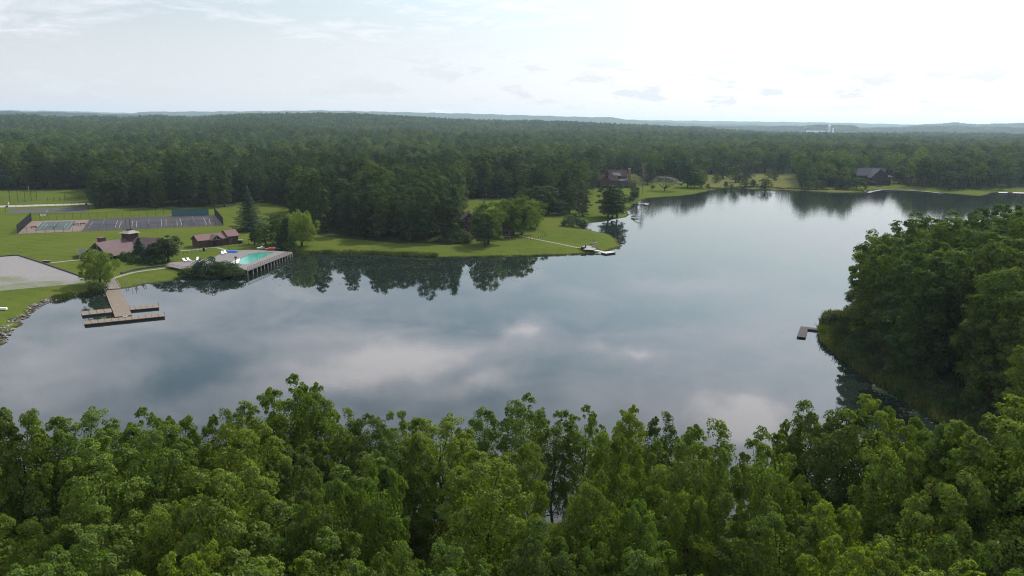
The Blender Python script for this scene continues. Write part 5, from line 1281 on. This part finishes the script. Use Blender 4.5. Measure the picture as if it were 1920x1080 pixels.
m.add([(x0, y0, 7.62), (x1, y0, 7.62), (x1, y1, 7.62), (x0, y1, 7.62), (xm, ym, 10.4)], [(3, 2, 1, 0), (0, 1, 4), (1, 2, 4), (2, 3, 4), (3, 0, 4)]).build('side_roof', 'roof_slate', e)
MB().slab((X(1627), -3.6, 2.9), (X(1638.5), -3.6, 2.9), (X(1637), .0, 4.4), (X(1626), .0, 4.4), .18).build('porch_roof', 'roof_slate', e)
for x in (X(1627.6), X(1638)): MB().box(x-.1, x+.1, -3.5, -3.3, -.1, 2.9).build('porch_post', 'dark_wood', e)
m = MB().box(X(1626), X(1672), -1.9, 1.9, 5.0, 5.2)
m.build('balcony', 'siding_dark', e); m = MB()
for k in range(24): x = X(1626)+k*(X(1672)-X(1626))/23; m.box(x-.05, x+.05, -1.88, -1.78, 5.21, 6.2)
m.box(X(1626), X(1672), -1.9, -1.76, 6.21, 6.3).build('balcony_railing', 'siding_brown', e)
for k in range(5): MB().box(X(1640+k*8)-.14, X(1640+k*8)+.14, -1.75, -1.5, -.1, 4.99).build('balcony_post', 'dark_wood', e)
for px in (1637, 1642, 1647, 1653, 1658): win(e, X(px), 0, 5.6, 1.6, 2.2, frame='siding_brown'); win(e, X(px), 0, 1.4, 1.6, 2.0, frame='siding_brown')
win(e, X(1647.4), 0, 9.6, 1.8, 2.0, frame='siding_brown')
o = MB().box(-3, 3, -.3, .3, 0, .9).build('garden_wall', 'stone_grey'); o.location = at(1648, 350); tag(o, 'low pale garden wall before the slate roofed house', 'wall')
# ---- far plant beyond the woods ------------------------------------------------
r = ray(1555, 240); a = math.atan2(r.x, r.y); D = 6100; x, y = math.sin(a)*D, math.cos(a)*D
zb = float(terrain(np.array([x]), np.array([y]), np.array([60.]))[0]); zt = CAMH+r.z/math.hypot(r.x, r.y)*D
f = lambda py: CAMH+ray(1555, py).z/math.hypot(ray(1555, py).x, ray(1555, py).y)*D
e = empty('water_tower', (x, y, zb), -a, 'pale water tower on the hazy skyline', 'water tower'); m = MB(); zt = f(233)-zb
rr_ = [(.5, .72), (7.5, .76), (10.5, .83), (10.5, .90), (6.5, .97), (1, 1.02)]
vs = []; n = 16
for r_, t in rr_:
    for i in range(n): vs.append((r_*math.cos(i*6.283/n), r_*math.sin(i*6.283/n), zt*t))
m.add(vs, [(k*n+i, k*n+(i+1) % n, (k+1)*n+(i+1) % n, (k+1)*n+i) for k in range(5) for i in range(n)]).build('tank', 'water_tank', e, True)
for i in range(6): MB().tube((9.5*math.cos(i*1.047), 9.5*math.sin(i*1.047), -2), (9.5*math.cos(i*1.047), 9.5*math.sin(i*1.047), zt*.8), 1.0, .9, 6).build('leg', 'water_tank', e)
MB().tube((0, 0, -2), (0, 0, zt*.74), 2.2, 2.2, 8).build('riser', 'water_tank', e)
for px, w, y1, lb in [(1562.5, 10, 240.5, 'small white plant building right of the water tower'), (1531, 140, 245.2, 'long low white plant roof left of the water tower')]:
    r = ray(px, 240); a = math.atan2(r.x, r.y); x, y = math.sin(a)*D, math.cos(a)*D; zb = float(terrain(np.array([x]), np.array([y]), np.array([60.]))[0]); z1 = CAMH+ray(px, y1).z/math.hypot(ray(px, y1).x, ray(px, y1).y)*D-zb
    e = empty('factory_building', (x, y, zb), -a, lb, 'factory', 'plant buildings on the hazy skyline'); MB().box(-w/2, w/2, 0, 30, -2, z1).build('wall', 'water_tank', e); MB().box(-w/2-1, w/2+1, -1, 31, z1+.01, z1+1).build('roof', 'water_tank', e)

# ---- reeds, tall grass, lily pads ------------------------------------------------
def blades(name, pts_fn, n, hmin, hmax, w, mat, label, seed):
    rng = np.random.default_rng(seed); P = pts_fn(rng, n); n = len(P)
    Xp, Yp = P[:, 0], P[:, 1]; Zp = np.maximum(terrain(Xp, Yp, signed_dist(Xp, Yp)), -.4)
    h = rng.uniform(hmin, hmax, n); a = rng.uniform(0, 6.28, n); ww = w*rng.uniform(.6, 1.3, n); lean = rng.normal(size=(n, 2))*.28*h[:, None]
    b = np.stack([Xp, Yp, Zp-.1], -1); s = np.stack([np.cos(a)*ww, np.sin(a)*ww, np.zeros(n)], -1); t = b+np.stack([lean[:, 0], lean[:, 1], h+.1], -1)
    tag(link(name, fast_mesh(name, np.stack([b-s, b+s, t+s*.35, t-s*.35], 1), 4, [mat])), label, kind='stuff')
def along(px_pts, off0, off1, z=0.):
    Q = np.array([at(x, y, z)[:2] for x, y in px_pts]); seg = np.diff(Q, axis=0); L = np.hypot(*seg.T); cum = np.concatenate([[0], np.cumsum(L)])
    def fn(rng, n):
        s = rng.uniform(0, cum[-1], n); i = np.clip(np.searchsorted(cum, s)-1, 0, len(seg)-1); f = (s-cum[i])/L[i]; nrm = np.stack([-seg[:, 1], seg[:, 0]], -1)/L[:, None]
        off = rng.uniform(off0, off1, n); p = Q[i]+seg[i]*f[:, None]+nrm[i]*off[:, None]
        keep = np.sin(p[:, 0]*.7)+np.sin(p[:, 1]*.5+p[:, 0]*.2) > rng.uniform(-2.2, .8, len(p)); return p[keep]
    return fn
blades('reeds', along([(548, 476), (575, 476.5), (600, 475), (650, 474.5), (700, 476.5), (760, 479.5), (820, 482)], -1.5, 2.5), 9000, .5, 1.5, .10, 'leaf_reed', 'reeds along the shore between the pool and the point', 31)
blades('shore_weeds', along([(107, 563), (140, 554), (158, 555.5), (183, 549), (196, 543)], -1.2, 2.2), 4200, .4, 1.3, .10, 'leaf_reed', 'dark weeds on the shore left of the big dock', 32)
blades('shore_grass', along([(840, 483), (915, 482), (1005, 480), (1076, 478), (1117, 474)], -.2, 1.4), 3500, .2, .6, .08, 'leaf_reed', 'grassy fringe along the shore of the point', 33)
blades('tall_grass', along([(1560, 590), (1550, 602), (1545, 617), (1549, 642), (1575, 665), (1595, 680), (1625, 700), (1652, 722), (1690, 742), (1727, 767), (1772, 792), (1800, 815)], -1.5, 15), 75000, .5, 1.9, .13, 'leaf_reed', 'rank tall grass and weeds covering the headland bank', 34)
blades('meadow_grass', along([(1327, 355), (1397, 353), (1467, 355), (1533, 358), (1620, 360)], -1, 3), 5000, .5, 1.4, .16, 'leaf_reed', 'long grass at the edge of the dry meadow', 35)
def lily(rng, n):
    p = []
    while len(p) < n:
        px, py = rng.uniform(505, 1010), 484+abs(rng.normal())*22
        if math.sin(px*.05)+math.sin(py*.3+px*.02) > rng.uniform(-1.5, 1.2): p.append(at(px, py, 0)[:2])
    for _ in range(n//4): px = rng.uniform(1636, 1695); p.append(at(px, 722+(px-1636)*.36+rng.normal()*3+4, 0)[:2])
    for _ in range(n//6): p.append(at(1725+rng.normal()*16, 775+rng.normal()*7, 0)[:2])
    return np.array(p)
rng = np.random.default_rng(41); LP = lily(rng, 1500); LP = LP[signed_dist(LP[:, 0], LP[:, 1]) < -.8]; k = len(LP); r = rng.uniform(.12, .30, k)
ang = np.arange(6)/6*6.283; V = np.stack([LP[:, 0, None]+r[:, None]*np.cos(ang), LP[:, 1, None]+r[:, None]*np.sin(ang), np.full((k, 6), .02)+rng.uniform(0, .03, (k, 1))], -1)
tag(link('lily_pads', fast_mesh('lily_pads', V.reshape(-1, 3), 6, ['leaf_lily'])), 'scattered lily pads floating off the shaded shore', kind='stuff')
